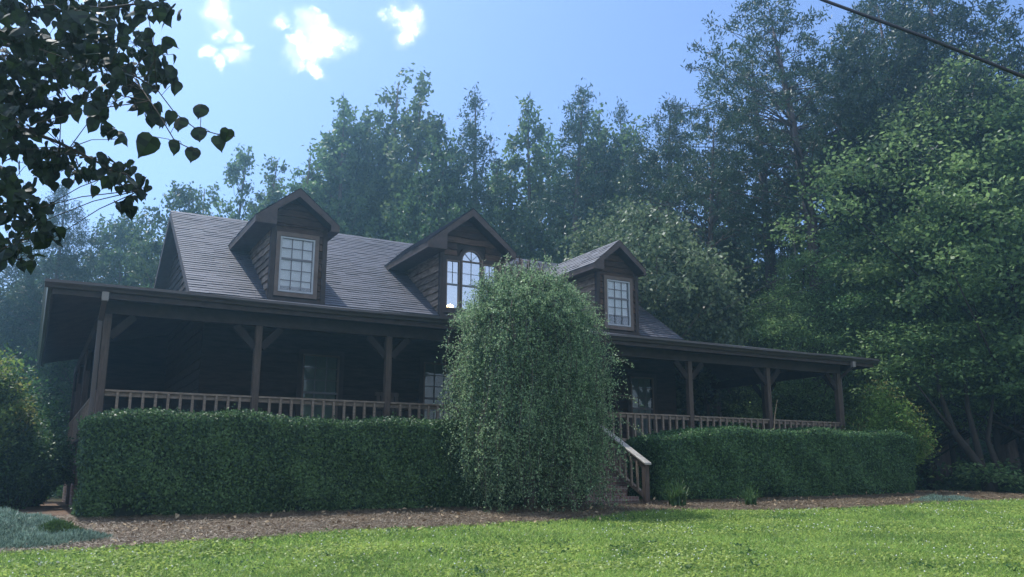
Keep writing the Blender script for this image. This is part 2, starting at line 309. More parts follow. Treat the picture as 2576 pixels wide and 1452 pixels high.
# one ground sheet to the horizon
def sheet(name, xs, ys, m, dz=0, fy=None):
    X, Y = np.meshgrid(xs, ys); V = np.stack([X, Y, g(X, Y)+dz], -1).reshape(-1, 3); nx = len(xs); ny = len(ys)
    i = np.arange(nx-1); j = np.arange(ny-1); I, J = np.meshgrid(i, j); a = (J*nx+I).ravel()
    F = np.stack([a, a+1, a+nx+1, a+nx], 1)
    me = bpy.data.meshes.new(name); me.from_pydata(V.tolist(), [], F.tolist()); me.update(); me.materials.append(m); me.shade_smooth()
    o = bpy.data.objects.new(name, me); COL.objects.link(o); return o
xs = np.concatenate([[-400, -200, -100, -60], np.arange(-40, 60, 1.0), [70, 90, 120, 200, 400]])
ys = np.concatenate([[-400, -200, -100, -60, -40], np.arange(-30, 60, 1.0), [70, 90, 120, 200, 400]])
tag(sheet('ground', xs, ys, M['forestfloor']), kind='structure')
def strip(name, xs, f0, f1, n, m, dz):
    rows = []
    for k in range(n+1):
        t = k/n; y = f0(xs)*(1-t)+f1(xs)*t; rows.append(np.stack([xs, y, g(xs, y)+dz], -1))
    V = np.concatenate(rows); nx = len(xs); I, J = np.meshgrid(np.arange(nx-1), np.arange(n)); a = (J*nx+I).ravel()
    F = np.stack([a, a+1, a+nx+1, a+nx], 1)
    me = bpy.data.meshes.new(name); me.from_pydata(V.tolist(), [], F.tolist()); me.update(); me.materials.append(m); me.shade_smooth()
    o = bpy.data.objects.new(name, me); COL.objects.link(o); return o
lx = np.arange(-28, 32, .25)
tag(strip('lawn', lx, lambda x: x*0-26, lambda x: edge(x)+.1, 60, M['lawnsoil'], .012), kind='structure')
tag(strip('mulch_bed', np.arange(-12, 20.2, .2), lambda x: edge(x), lambda x: x*0+9.0, 50, M['straw'], .024), kind='structure')

# ------------------------------------------------------------------ HOUSE
B = 2.44; XR = 7*B; FL = .40; W = 2.44; HX0, HX1 = 1.9, 13.8; HB = 11.0
RAILZ = 1.077; ZE = 2.70; EYF = -.46; EXL = -.85; EXR = XR+.85
SL = .664; RZ0 = 3.31; RY, RZ = 6.74, 6.16
house = empty('house', (0, 0, 0))
tag(house, 'dark brown wooden house with three dormers and a deep wrap-around porch', 'house')
# foundation and porch floor
f = MB(); f.box(0-.02, XR+.02, -.02, .22, -1.6, FL-.24); f.box(-.02, .22, .22, 10.2, -1.6, FL-.24); f.box(XR-.2, XR+.02, .22, 10.2, -1.6, FL-.24)
f.build('foundation', M['brick'], house)
f = MB(); f.box(-.06, XR+.06, -.06, -.022, FL-.238, FL-.01); f.box(-.06, -.022, -.022, 10.2, FL-.238, FL-.01); f.box(XR+.022, XR+.06, -.022, 10.2, FL-.238, FL-.01)
f.build('band_board', M['post'], house)
f = MB()
for i in range(int((10.2)/.14)): f.box(-.1, XR+.1, -.1+i*.14, -.1+i*.14+.133, FL-.008, FL+.02)
f.build('porch_floor', M['deck'], house)
# main walls: lap siding boards with window openings; windows: (xc, width, z0, z1)
def lap_wall_x(mb, x0, x1, y, z0, z1, face=-1, exp=.2, holes=(), proud=.028, seed=1, top=None):
    """boards along X, wall plane at y, looking toward face*Y"""
    rnd = random.Random(seed); z = z0
    while z < z1-.01:
        zt = min(z+exp, z1); segs = [(x0, x1)]
        for hx0, hx1, hz0, hz1 in holes:
            if zt > hz0+.02 and z < hz1-.02:
                ns = []
                for a, b in segs:
                    if hx1 <= a or hx0 >= b: ns.append((a, b)); continue
                    if hx0 > a: ns.append((a, hx0))
                    if hx1 < b: ns.append((hx1, b))
                segs = ns
        for a, b in segs:
            if top:   # gable: limit at this height
                lo = top(zt); a2, b2 = max(a, lo[0]), min(b, lo[1]); lo0 = top(z); a1, b1 = max(a, lo0[0]), min(b, lo0[1])
                if b1-a1 < .03: continue
                if b2 < a2: a2 = b2 = (a2+b2)/2
            else: a1, b1, a2, b2 = a, b, a, b
            n = max(1, int((b1-a1)/.35)); k0 = len(mb.v)
            for i in range(n+1):
                t = i/n; xb = a1+(b1-a1)*t; xt = a2+(b2-a2)*t; jz = rnd.uniform(-.012, .012); pr = proud*rnd.uniform(.8, 1.25)
                mb.v += [(xb, y+face*pr, z+jz-.012), (xb, y+face*.002, z+jz-.014), (xt, y+face*.006, zt)]
            for i in range(n):
                q = k0+i*3; mb.f += [(q, q+3, q+5, q+2), (q+1, q+4, q+3, q)]
            mb.f += [(k0, k0+2, k0+1), (k0+3*n, k0+3*n+1, k0+3*n+2)]
        z = zt
def lap_wall_y(mb, y0, y1, x, z0, z1, face=-1, exp=.2, clip=None, proud=.028, seed=1):
    rnd = random.Random(seed); z = z0
    while z < z1-.01:
        zt = min(z+exp, z1); a1, b1, a2, b2 = y0, y1, y0, y1
        if clip: b1 = min(y1, clip(z)); b2 = min(y1, clip(zt))
        n = max(1, int((b2-a1)/.3)); k0 = len(mb.v)
        if b2-a1 > .02:
            for i in range(n+1):
                t = i/n; yb = a1+(b1-a1)*t; yt = a2+(b2-a2)*t; jz = rnd.uniform(-.016, .016); pr = proud*rnd.uniform(.8, 1.3)
                mb.v += [(x+face*pr, yb, z+jz-.012), (x+face*.002, yb, z+jz-.014), (x+face*.006, yt, zt)]
            for i in range(n):
                q = k0+i*3; mb.f += [(q, q+3, q+5, q+2), (q+1, q+4, q+3, q)]
            mb.f += [(k0, k0+2, k0+1), (k0+3*n, k0+3*n+1, k0+3*n+2)]
        z = zt
LW = [(4.30, .78), (7.02, .78), (12.68, .72)]; WZ0, WZ1 = .62, 2.22
DOORX = (9.2, 10.1)
holes = [(x-wd/2, x+wd/2, WZ0, WZ1) for x, wd in LW]+[(DOORX[0], DOORX[1], FL, 2.42)]
def plate_with_holes(mb, x0, x1, y0, y1, z0, z1, holes):
    hs = sorted(holes); x = x0
    for a, b, c, d in hs:
        mb.box(x, a, y0, y1, z0, z1)
        if c > z0: mb.box(a, b, y0, y1, z0, c)
        mb.box(a, b, y0, y1, d, z1); x = b
    mb.box(x, x1, y0, y1, z0, z1)
mb = MB(); plate_with_holes(mb, HX0, HX1, W+.01, W+.14, FL+.02, 3.25, holes)
mb.box(HX0, HX1, HB-.14, HB, FL+.02, 3.25); mb.box(HX0, HX0+.13, W+.14, HB-.14, FL+.02, 3.25); mb.box(HX1-.13, HX1, W+.14, HB-.14, FL+.02, 3.25)
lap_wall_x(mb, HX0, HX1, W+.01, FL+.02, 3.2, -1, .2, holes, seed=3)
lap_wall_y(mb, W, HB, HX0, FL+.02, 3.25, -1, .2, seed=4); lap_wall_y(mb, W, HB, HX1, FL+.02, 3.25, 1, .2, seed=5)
mb.hexa([(.1, 7.5, FL+.021), (HX0-.04, 7.5, FL+.021), (HX0-.04, 7.6, FL+.021), (.1, 7.6, FL+.021), (.1, 7.5, 2.80), (HX0-.04, 7.5, 3.19), (HX0-.04, 7.6, 3.19), (.1, 7.6, 2.80)]); lap_wall_x(mb, .1, HX0-.04, 7.5, FL+.02, 2.6, -1, .2, seed=13); mb.box(.1, .2, 7.61, 10.2, FL+.021, 2.6)  # end wall added across the left porch to keep the view through dark
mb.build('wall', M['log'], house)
# gable end walls (triangles) with their boards
for nm, x, fc in (('left', HX0, -1), ('right', HX1, 1)):
    mb = MB(); zt = 5.95; yc = RY
    def roofz(y): return RZ0+(y-W)*SL if y < RY else RZ0+((2*RY-y)-W)*SL
    mb.poly([(x-fc*.02, W, 3.25), (x-fc*.02, 2*RY-W, 3.25), (x-fc*.02, RY, RZ-.06), (x-fc*.12, W, 3.25), (x-fc*.12, 2*RY-W, 3.25), (x-fc*.12, RY, RZ-.06)], [(0, 1, 2), (5, 4, 3), (0, 3, 4, 1), (1, 4, 5, 2), (2, 5, 3, 0)])
    z = 3.2; rnd = random.Random(8)
    while z < RZ-.25:
        y0a = W+(z-RZ0)/SL+.12; y1a = 2*RY-y0a; y0b = y0a+.2/SL; y1b = y1a-.2/SL; y0a = max(y0a, W); y1a = min(y1a, 2*RY-W)
        mb.poly([(x+fc*.026, y0a, z), (x+fc*.026, y1a, z), (x-fc*.02, y1a, z), (x-fc*.02, y0a, z), (x+fc*.004, max(y0b, W), z+.2), (x+fc*.004, max(y1b, y0b), z+.2)], [(0, 1, 5, 4), (3, 2, 1, 0)])
        z += .2
    mb.build('gable_wall', M['log'], house)
# windows
def rect_frame(mb, x0, x1, z0, z1, y, t, d):
    mb.box(x0, x0+t, y-d, y, z0, z1); mb.box(x1-t, x1, y-d, y, z0, z1); mb.box(x0+t, x1-t, y-d, y, z1-t, z1); mb.box(x0+t, x1-t, y-d, y, z0, z0+t)
def sash_window(xc, wd, z0, z1, y, rows=(3, 3), cols=3, glass='glass', blind=(0, 1), frame='frame', trimw=.05, label=None, blindm='blind'):
    x0, x1 = xc-wd/2, xc+wd/2
    mb = MB(); rect_frame(mb, x0, x1, z0, z1, y+.0, .035, .05); mid = z0+(z1-z0)*rows[1]/(rows[0]+rows[1])
    fr = mb.build('window', M[frame], house)
    if label: fr['label'] = label
    # pane glass
    pb = MB(); pb.poly([(x0+.03, y-.012, z0+.03), (x1-.03, y-.012, z0+.03), (x1-.03, y-.012, z1-.03), (x0+.03, y-.012, z1-.03)], [(0, 1, 2, 3)]); pb.build('pane', M[glass], fr)
    sb = MB(); sb.box(x0+.035, x1-.035, y-.034, y-.014, mid-.022, mid+.022)
    xx = [x0+.035+(wd-.07)*i/cols for i in range(1, cols)]
    for a, b, n in ((z0+.035, mid-.022, rows[1]), (mid+.022, z1-.035, rows[0])):
        for q in xx: sb.box(q-.009, q+.009, y-.030, y-.0145, a, b)
        for j in range(1, n):
            zz = a+(b-a)*j/n; e = [x0+.035]+xx+[x1-.035]
            for k in range(len(e)-1): sb.box(e[k]+.009, e[k+1]-.009, y-.0285, y-.0145, zz-.008, zz+.008)
    sb.build('sash_bars', M['sash'], fr)
    # blind behind glass and a dark room
    if blind:
        b0 = z0+(z1-z0)*blind[0]; b1 = z0+(z1-z0)*blind[1]; bb = MB(); zz = b0; 
        while zz < b1-.01: bb.poly([(x0+.04, y+.035, zz), (x1-.04, y+.035, zz), (x1-.04, y+.05, zz+.028), (x0+.04, y+.05, zz+.028)], [(0, 1, 2, 3)]); zz += .026
        bb.build('blind', M[blindm], fr)
    rb = MB(); a, b_, c, d = x0+.005, x1-.005, z0+.005, z1-.005
    rb.poly([(a, y, c), (b_, y, c), (b_, y, d), (a, y, d), (a, y+.6, c), (b_, y+.6, c), (b_, y+.6, d), (a, y+.6, d)], [(4, 5, 6, 7), (0, 1, 5, 4), (3, 2, 6, 7), (0, 3, 7, 4), (1, 2, 6, 5)])
    rb.build('room', M['dark'], fr)
    return fr
M['blind2'] = mat('grey green blind darkened for shade', (.30, .35, .31), .6, .05, 4, .3)  # darkened copy of the blinds, porch shade put into its colour
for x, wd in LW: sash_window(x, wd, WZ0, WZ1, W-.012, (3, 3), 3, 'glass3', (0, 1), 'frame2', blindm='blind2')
for x, wd in LW: mb = MB(); rect_frame(mb, x-wd/2-.1, x+wd/2+.1, WZ0-.1, WZ1+.1, W-.03, .095, .03); mb.build('window_trim', M['trim'], house)
# door
mb = MB(); mb.box(DOORX[0]+.01, DOORX[1]-.01, W+.03, W+.08, FL+.02, 2.41)
for z0, z1 in ((FL+.2, 1.2), (1.35, 2.2)):
    mb.box(DOORX[0]+.12, (DOORX[0]+DOORX[1])/2-.05, W+.015, W+.029, z0, z1); mb.box((DOORX[0]+DOORX[1])/2+.05, DOORX[1]-.12, W+.015, W+.029, z0, z1)
dr = mb.build('door', M['trim'], house)
mb = MB(); mb.tube([(DOORX[0]+.07, W+.03, 1.35), (DOORX[0]+.07, W-.03, 1.35)], [.012, .026], 10); mb.build('handle', M['spout'], dr)

# posts with knee braces
BZ0, BZ1 = 2.31, 2.52
def post(x, y, dirs, w=.12):
    mb = MB(); mb.box(x-w/2, x+w/2, y-w/2, y+w/2, FL+.021, BZ0)
    p = mb.build('post', M['post'], house, bevel=.008)
    for dx, dy in dirs:
        m2 = MB(); a = Vector((x+dx*(w/2-.005), y+dy*(w/2-.005), BZ0-.38)); b = Vector((x+dx*.40, y+dy*.40, BZ0-.012))
        m2.bar(a, b, .07, .13, up=(0, 0, 1)); 
        m2.build('brace', M['brace'], p, bevel=.005)
    return p
for i in range(8):
    x = i*B
    if i == 0: post(x, 0, [(1, 0), (0, 1)], .12)
    elif i == 7: post(x, 0, [(-1, 0), (0, 1)], .135)
    else: post(x, 0, [(1, 0), (-1, 0)])
for y in (2*B, 3.2*B, 4.1*B): post(0, y, [(0, 1), (0, -1)])
for y in (2.56, 4.97, 7.4, 9.8): post(XR, y, [(0, 1), (0, -1)])
mb = MB(); mb.box(-.07, XR+.07, -.07, .07, BZ0, BZ1); mb.box(-.068, .068, .071, 10.1, BZ0+.002, BZ1); mb.box(XR-.068, XR+.068, .071, 10.1, BZ0+.002, BZ1)
mb.build('beam', M['trim'], house)
# railings
def railing(ax, a, b, fix, n=12, z0=FL+.06, z1=RAILZ):
    mb = MB()
    def bx(m, s0, s1, t0, t1, za, zb):
        if ax == 'x': m.box(s0, s1, fix+t0, fix+t1, za, zb)
        else: m.box(fix+t0, fix+t1, s0, s1, za, zb)
    bx(mb, a, b, -.06, .06, z1-.035, z1); bx(mb, a, b, -.02, .02, z1-.105, z1-.036); bx(mb, a, b, -.025, .025, z0, z0+.07)
    r = mb.build('railing', M['rail'], house, bevel=.004)
    for i in range(1, n):
        s = a+(b-a)*i/n; m = MB(); bx(m, s-.02, s+.02, .022-.045, .022-.005, z0+.071, z1-.037) if False else bx(m, s-.021, s+.021, -.062, -.0225, z0+.01, z1-.036)
        m.build('baluster', M['rail'], r)
for i in (0, 1, 2, 4, 5, 6): railing('x', i*B+.062, (i+1)*B-.062, 0)
railing('y', .066, 2*B-.062, 0, 22); railing('y', 2*B+.062, 3.2*B-.062, 0, 14); railing('y', 3.2*B+.062, 4.1*B-.06, 0, 11)
railing('y', .07, 2.5, XR, 11); railing('y', 2.62, 4.91, XR, 11); railing('y', 5.03, 7.34, XR, 11); railing('y', 7.46, 9.74, XR, 11)
# porch ceiling, porch roof with hips
ZF = 2.60      # underside at the eave
def porch_planes(dz, name, m, th, inset=0.0):
    xl, xr, yf, yb = EXL+inset, EXR-inset, EYF+inset, 10.25
    hl, hr = (HX0-.02, W), (HX1+.02, W); zi = 3.21+dz; ze = ZF+dz
    mb = MB()
    def slab(p): 
        mb.hexa([tuple(q) for q in p]+[(q[0], q[1], q[2]+th) for q in p])
    slab([(xl, yf, ze), (xr, yf, ze), (hr[0], W, zi), (hl[0], W, zi)])
    slab([(xl, yb, ze), (xl, yf, ze), (hl[0], W, zi), (hl[0], yb, zi)])
    slab([(xr, yf, ze), (xr, yb, ze), (hr[0], yb, zi), (hr[0], W, zi)])
    return mb.build(name, m, house)
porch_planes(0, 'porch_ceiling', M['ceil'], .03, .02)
porch_planes(.034, 'porch_roof', M['shingle'], .06, -.03)
# fascia
mb = MB(); mb.box(EXL+.01, EXR-.01, EYF-.004, EYF+.03, ZF-.12, ZF+.05); mb.box(EXL-.004, EXL+.03, EYF+.031, 10.2, ZF-.12, ZF+.05); mb.box(EXR-.03, EXR+.004, EYF+.031, 10.2, ZF-.12, ZF+.05)
mb.build('fascia', M['trim'], house)
# gutter: K profile swept along the front and the sides
prof = [(0, -.075), (.055, -.075), (.075, -.04), (.11, .0), (.11, .045), (.095, .045), (.095, .005), (.065, -.03), (.045, -.062), (.012, -.062), (.012, .04), (0, .04)]
def gutter(p0, p1, out):
    mb = MB(); n = len(prof); k = 24; p0 = Vector(p0); p1 = Vector(p1); rnd = random.Random(5); o = Vector(out)
    for i in range(k+1):
        c = p0.lerp(p1, i/k)+Vector((0, 0, .008*math.sin(i*.9)+rnd.uniform(-.003, .003)))
        for a, b in prof: mb.v.append(tuple(c+o*a+Vector((0, 0, b))))
    for i in range(k):
        for j in range(n):
            q = i*n; mb.f.append((q+j, q+(j+1) % n, q+n+(j+1) % n, q+n+j))
    mb.f.append(tuple(range(n))); mb.f.append(tuple(k*n+j for j in reversed(range(n))))
    mb.build('gutter', M['gutter'], house)
gutter((EXL-.11, EYF-.006, ZF+.04), (EXR+.11, EYF-.006, ZF+.04), (0, -1, 0))
gutter((EXL-.006, 10.2, ZF+.04), (EXL-.006, EYF+.0, ZF+.04), (-1, 0, 0)); gutter((EXR+.006, EYF, ZF+.04), (EXR+.006, 10.2, ZF+.04), (1, 0, 0))
def downspout(x, px, py, end):
    o = MB(); o.bar((x, EYF-.055, ZF-.03), (x, EYF-.055, ZF-.17), .10, .08, (0, 1, 0)); o.build('gutter_outlet', M['outlet'], house)
    mb = MB(); mb.bar((x, EYF-.05, ZF-.15), (px, py-.02, 2.22), .075, .06, (0, 1, 0)); mb.bar((px, py, 2.26), (px, py, -.78), .07, .055, (0, 1, 0))
    mb.bar((px, py, -.76), end, .07, .055, (0, 0, 1))
    mb.build('downspout', M['spout'], house)
M['outlet'] = mat('grey gutter outlet', (.20, .18, .17), .5, .1, 3, .4)
downspout(-.10, -.105, .03, (-.15, -.9, -.87)); downspout(XR+.03, XR+.11, 0, (XR+.3, -.4, -.8))
# main roof
def shingles(name, P0, U, Vv, wfun, n, exp, seed=1, lift=.012, m='shingle', parent=house):
    """courses: origin P0 at the low edge, U unit vector along, Vv unit vector up the slope, wfun(v)->(u0,u1)"""
    rnd = random.Random(seed); P0 = Vector(P0); U = Vector(U); Vv = Vector(Vv); Nn = U.cross(Vv).normalized(); mb = MB()
    for i in range(n):
        v0 = i*exp; v1 = v0+exp*1.02
        a0, b0 = wfun(v0); a1, b1 = wfun(v1)
        if b0-a0 < .03: continue
        u = 0; L0 = b0-a0; k = max(1, int(L0/.3)); off = rnd.uniform(0, .9)
        cuts = [0]+[min(1, max(0, (j+off*.5+rnd.uniform(-.15, .15))/k)) for j in range(1, k)]+[1]
        cuts = sorted(cuts)
        for j in range(len(cuts)-1):
            if cuts[j+1]-cuts[j] < 1e-3: continue
            t = lift*rnd.uniform(.65, 1.5); dv = rnd.uniform(-.006, .006)
            q = []
            for c in (cuts[j], cuts[j+1]):
                q.append((P0+U*(a0+(b0-a0)*c)+Vv*(v0+dv), P0+U*(a1+(b1-a1)*c)+Vv*v1))
            A = q[0][0]+Nn*t; Bq = q[1][0]+Nn*t*rnd.uniform(.9, 1.1); C = q[1][1]+Nn*.001; D = q[0][1]+Nn*.001
            mb.poly([A, Bq, C, D, q[0][0]-Nn*.001, q[1][0]-Nn*.001], [(0, 1, 2, 3), (4, 5, 1, 0)])
    return mb.build(name, M[m], parent)
RX0, RX1 = 1.6, 14.1; cosS = 1/math.sqrt(1+SL*SL); slen = (RY-W)/cosS
mb = MB(); th = .14
mb.hexa([(RX0, W-.02, RZ0-.013-th), (RX1, W-.02, RZ0-.013-th), (RX1, RY, RZ-th), (RX0, RY, RZ-th), (RX0, W-.02, RZ0-.013), (RX1, W-.02, RZ0-.013), (RX1, RY, RZ), (RX0, RY, RZ)])
mb.hexa([(RX0, RY, RZ-th), (RX1, RY, RZ-th), (RX1, 2*RY-W, RZ0-th), (RX0, 2*RY-W, RZ0-th), (RX0, RY, RZ), (RX1, RY, RZ), (RX1, 2*RY-W, RZ0), (RX0, 2*RY-W, RZ0)])
roof = mb.build('roof', M['trim'], house)
NC = 40; shingles('shingle_courses', (RX0-.03, W-.02, RZ0+.002), (1, 0, 0), (0, cosS, SL*cosS), lambda v: (0, RX1-RX0+.06), NC, slen/NC, 11, .013, parent=roof)
shingles('shingle_courses', (RX1+.03, 2*RY-W, RZ0+.002), (-1, 0, 0), (0, -cosS, SL*cosS), lambda v: (0, RX1-RX0+.06), NC, slen/NC, 12, .012, parent=roof)
mb = MB(); rnd = random.Random(4); x = RX0-.03
while x < RX1:
    h = rnd.uniform(.0, .012); x1 = min(x+.2, RX1+.03)
    mb.poly([(x, RY-.13, RZ-.086+.03), (x1, RY-.13, RZ-.086+.03), (x1, RY, RZ+.03+h), (x, RY, RZ+.03+h), (x, RY+.13, RZ-.086+.03), (x1, RY+.13, RZ-.086+.03), (x, RY-.13, RZ-.09), (x1, RY-.13, RZ-.09)], [(0, 1, 2, 3), (3, 2, 5, 4), (6, 7, 1, 0), (0, 3, 4)]); x += .2
mb.build('ridge_cap', M['shingle'], roof)
for x0, x1 in ((RX0-.028, RX0-.003), (RX1+.003, RX1+.028)):
    mb = MB()
    for s in (1, -1):
        ya, yb = (W-.02, RY) if s == 1 else (2*RY-W, RY)
        mb.hexa([(x0, ya, RZ0-.22), (x1, ya, RZ0-.22), (x1, yb, RZ-.2), (x0, yb, RZ-.2), (x0, ya, RZ0-.01), (x1, ya, RZ0-.01), (x1, yb, RZ-.005), (x0, yb, RZ-.005)])
    mb.build('rake_board', M['trim'], roof)
# small window in the left gable
mb = MB(); gy0, gy1, gz0, gz1 = 2.95, 3.75, 3.35, 4.05
for y0, y1, z0, z1 in ((3.8, 3.84, 3.35, 4.08), (4.5, 4.54, 3.35, 4.08), (3.84, 4.5, 4.04, 4.08), (3.84, 4.5, 3.35, 3.39), (4.15, 4.18, 3.39, 4.04)): mb.box(HX0-.075, HX0-.035, y0, y1, z0, z1)
gw = mb.build('window', M['frame'], house)
mb = MB(); mb.poly([(HX0-.045, 3.83, 3.38), (HX0-.045, 4.51, 3.38), (HX0-.045, 4.51, 4.05), (HX0-.045, 3.83, 4.05)], [(0, 1, 2, 3)]); mb.build('pane', mat('dark gable pane', (.10, .12, .15), .08, 0, 1, .8), gw)

# dormers
def roofy(z): return W+(z-RZ0)/SL
def dormer(xc, x0, x1, zl, zp, hw, seed):
    yf = W; zw = 4.93 ; slope = (zp-zl)/hw; ov = .30
    d = MB()
    # solid core walls
    def gable_top(x): return zp-.16-abs(x-xc)*slope
    # front wall as board backing with hole made by leaving the window area (drawn by the window's own room)
    return slope
def build_dormer(xc, x0, x1, hw, zl, zp, wins, seed):
    yf = W; sl = (zp-zl)/hw; th = .10; yfo = 2.12
    zcorner = zp-.14-(x1-xc)*sl        # wall top at the corner
    hs = [(a, b, c, d) for a, b, c, d in wins]
    core = MB(); plate_with_holes(core, x0+.012, x1-.012, yf+.012, yf+.10, RZ0-.3, zcorner, hs)
    core.poly([(x0+.012, yf+.012, zcorner), (x1-.012, yf+.012, zcorner), (xc, yf+.012, zp-.13), (x0+.012, yf+.10, zcorner), (x1-.012, yf+.10, zcorner), (xc, yf+.10, zp-.13)], [(0, 1, 2), (5, 4, 3)])
    yb = roofy(zcorner)
    for xa, xb in ((x0+.012, x0+.1), (x1-.1, x1-.012)):
        core.poly([(xa, yf+.1, RZ0-.1), (xa, yf+.1, zcorner), (xa, yb+.05, zcorner), (xb, yf+.1, RZ0-.1), (xb, yf+.1, zcorner), (xb, yb+.05, zcorner)], [(0, 1, 2), (5, 4, 3), (1, 4, 5, 2), (0, 2, 5, 3)])
    D = core.build('dormer', M['log'], house)
    # front boards
    fb = MB(); big = [(a-.11, b+.11, c-.09, d+.10) for a, b, c, d in wins]
    if len(big) > 1: big = [(big[0][0], big[-1][1], min(q[2] for q in big), big[0][3]), (big[1][0], big[1][1], big[1][2], big[1][3])]
    lap_wall_x(fb, x0+.02, x1-.02, yf+.011, RZ0-.02, zcorner, -1, .15, big, .045, seed)
    lap_wall_x(fb, x0+.02, x1-.02, yf+.011, zcorner, zp-.18, -1, .155, [(big[-1])] if len(big) > 1 else [], .045, seed+1, top=lambda z: (xc-(zp-.14-z)/sl, xc+(zp-.14-z)/sl))
    fb.build('siding', M['board'], D)
    cb = MB(); lap_wall_y(cb, yf+.06, 9, x0+.011, RZ0-.05, zcorner+.05, -1, .165, roofy, .042, seed+2); cb.build('siding', M['cheek'], D)
    cb = MB(); lap_wall_y(cb, yf+.06, 9, x1-.011, RZ0-.05, zcorner+.05, 1, .165, roofy, .042, seed+3); cb.build('siding', M['cheek'], D)
    tb = MB(); 
    for xa, xb in ((x0-.03, x0+.07), (x1-.07, x1+.03)): tb.box(xa, xb, yf-.045, yf+.06, RZ0-.06, zcorner-.0)
    tb.box(x0-.03, x1+.03, yf-.065, yf-.0455, RZ0-.06, RZ0+.05)
    tb.build('corner_board', M['trim'], D)
    # gable roof: two slabs
    for s in (-1, 1):
        xe = xc+s*hw; rb = MB()
        y_e = roofy(zl-.0); y_p = roofy(zp)
        P = [(xc, yfo, zp-th), (xe, yfo, zl-th), (xe, y_e+.12, zl-th), (xc, y_p+.12, zp-th), (xc, yfo, zp), (xe, yfo, zl), (xe, y_e+.0, zl), (xc, y_p+.0, zp)]
        if s < 0: rb.poly(P, [(0, 1, 2, 3), (7, 6, 5, 4), (4, 5, 1, 0), (5, 6, 2, 1), (6, 7, 3, 2), (7, 4, 0, 3)])
        else: rb.poly(P, [(3, 2, 1, 0), (4, 5, 6, 7), (0, 1, 5, 4), (1, 2, 6, 5), (2, 3, 7, 6), (3, 0, 4, 7)])
        rb.build('dormer_roof', M['trim'], D)
        sll = math.hypot(hw, zp-zl); Vv = Vector((-s*hw/sll, 0, (zp-zl)/sll)); nco = max(5, int(sll/.13)); 
        def wf(v, s=s):
            z = zl+v*(zp-zl)/sll; Ly = roofy(z)+.02-(yfo-.03); return (0, Ly)
        if s < 0:
            def wf2(v, s=s):
                z = zl+v*(zp-zl)/sll; Ly = roofy(z)+.02-(yfo-.03); return (-Ly, 0)
            shingles('shingle_courses', (xe, yfo-.03, zl+.004), (0, -1, 0), Vv, wf2, nco, sll/nco, seed+5, .013, parent=D)
        else: shingles('shingle_courses', (xe, yfo-.03, zl+.004), (0, 1, 0), Vv, wf, nco, sll/nco, seed+6, .013, parent=D)
        # fascia along rake and horizontal return at the corner
        fm = MB(); nx = hw
        q = [(xc, yfo-.032, zp-.19), (xe, yfo-.032, zl-.14), (xe, yfo-.006, zl-.14), (xc, yfo-.006, zp-.19), (xc, yfo-.032, zp-.012), (xe, yfo-.032, zl-.005), (xe, yfo-.006, zl-.005), (xc, yfo-.006, zp-.012)]
        if s > 0: q = [q[0], q[1], q[2], q[3], q[4], q[5], q[6], q[7]]
        fm.hexa(q)
        xw = (x0 if s < 0 else x1)
        # boxed return: soffit from eave to wall
        xi = xw+s*.002; a, b_ = sorted((xi, xe-s*.002)); fm.box(a, b_, yfo-.004, yf-.05, zl-.14, zl-.11)
        # triangular front of the return
        zi = zl-.14+(hw-abs(xi-xc))*sl*.98
        fm.poly([(xe, yfo-.034, zl-.14), (xi, yfo-.034, zl-.14), (xi, yfo-.034, zi), (xe, yfo-.028, zl-.14), (xi, yfo-.028, zl-.14), (xi, yfo-.028, zi)], [(0, 1, 2), (5, 4, 3), (0, 3, 4, 1), (1, 4, 5, 2)])
        # side eave soffit running back to the main roof
        ys = roofy(zl-.14); fm.poly([(a, yf-.05, zl-.135), (b_, yf-.05, zl-.135), (b_, ys+.1, zl-.135), (a, ys+.1, zl-.135)], [(3, 2, 1, 0)])
        fm.box(min(xe, xe-s*.022), max(xe, xe-s*.022), yfo-.004, roofy(zl-.05), zl-.142, zl-.10)
        fm.build('fascia', M['fascia'], D)
    return D
D1W = (3.30, 4.04, 3.50, 4.69); D3W = (11.66, 12.38, 3.50, 4.69)
build_dormer(3.58, 3.13, 4.28, .89, 4.99, 5.71, [D1W], 21)
build_dormer(7.68, 7.02, 8.66, 1.14, 4.95, 5.89, [(7.14, 7.49, 3.50, 4.66), (7.53, 8.06, 3.50, 4.97), (8.10, 8.45, 3.50, 4.66)], 31)
build_dormer(11.88, 11.38, 12.62, .81, 4.99, 5.69, [D3W], 41)
sash_window(3.67, .74, 3.50, 4.69, W+.0, (2, 3), 3, 'glass', (.12, 1), 'frame', label='left dormer window with lowered white blinds')
sash_window(12.02, .72, 3.50, 4.69, W+.0, (2, 3), 3, 'glass', (.25, 1), 'frame')
for x0, x1, c in ((3.30, 4.04, 0), (11.66, 12.38, 1)):
    mb = MB(); rect_frame(mb, x0-.09, x1+.09, 3.40, 4.79, W-.02, .088, .035); mb.build('window_trim', M['frame2'], house)
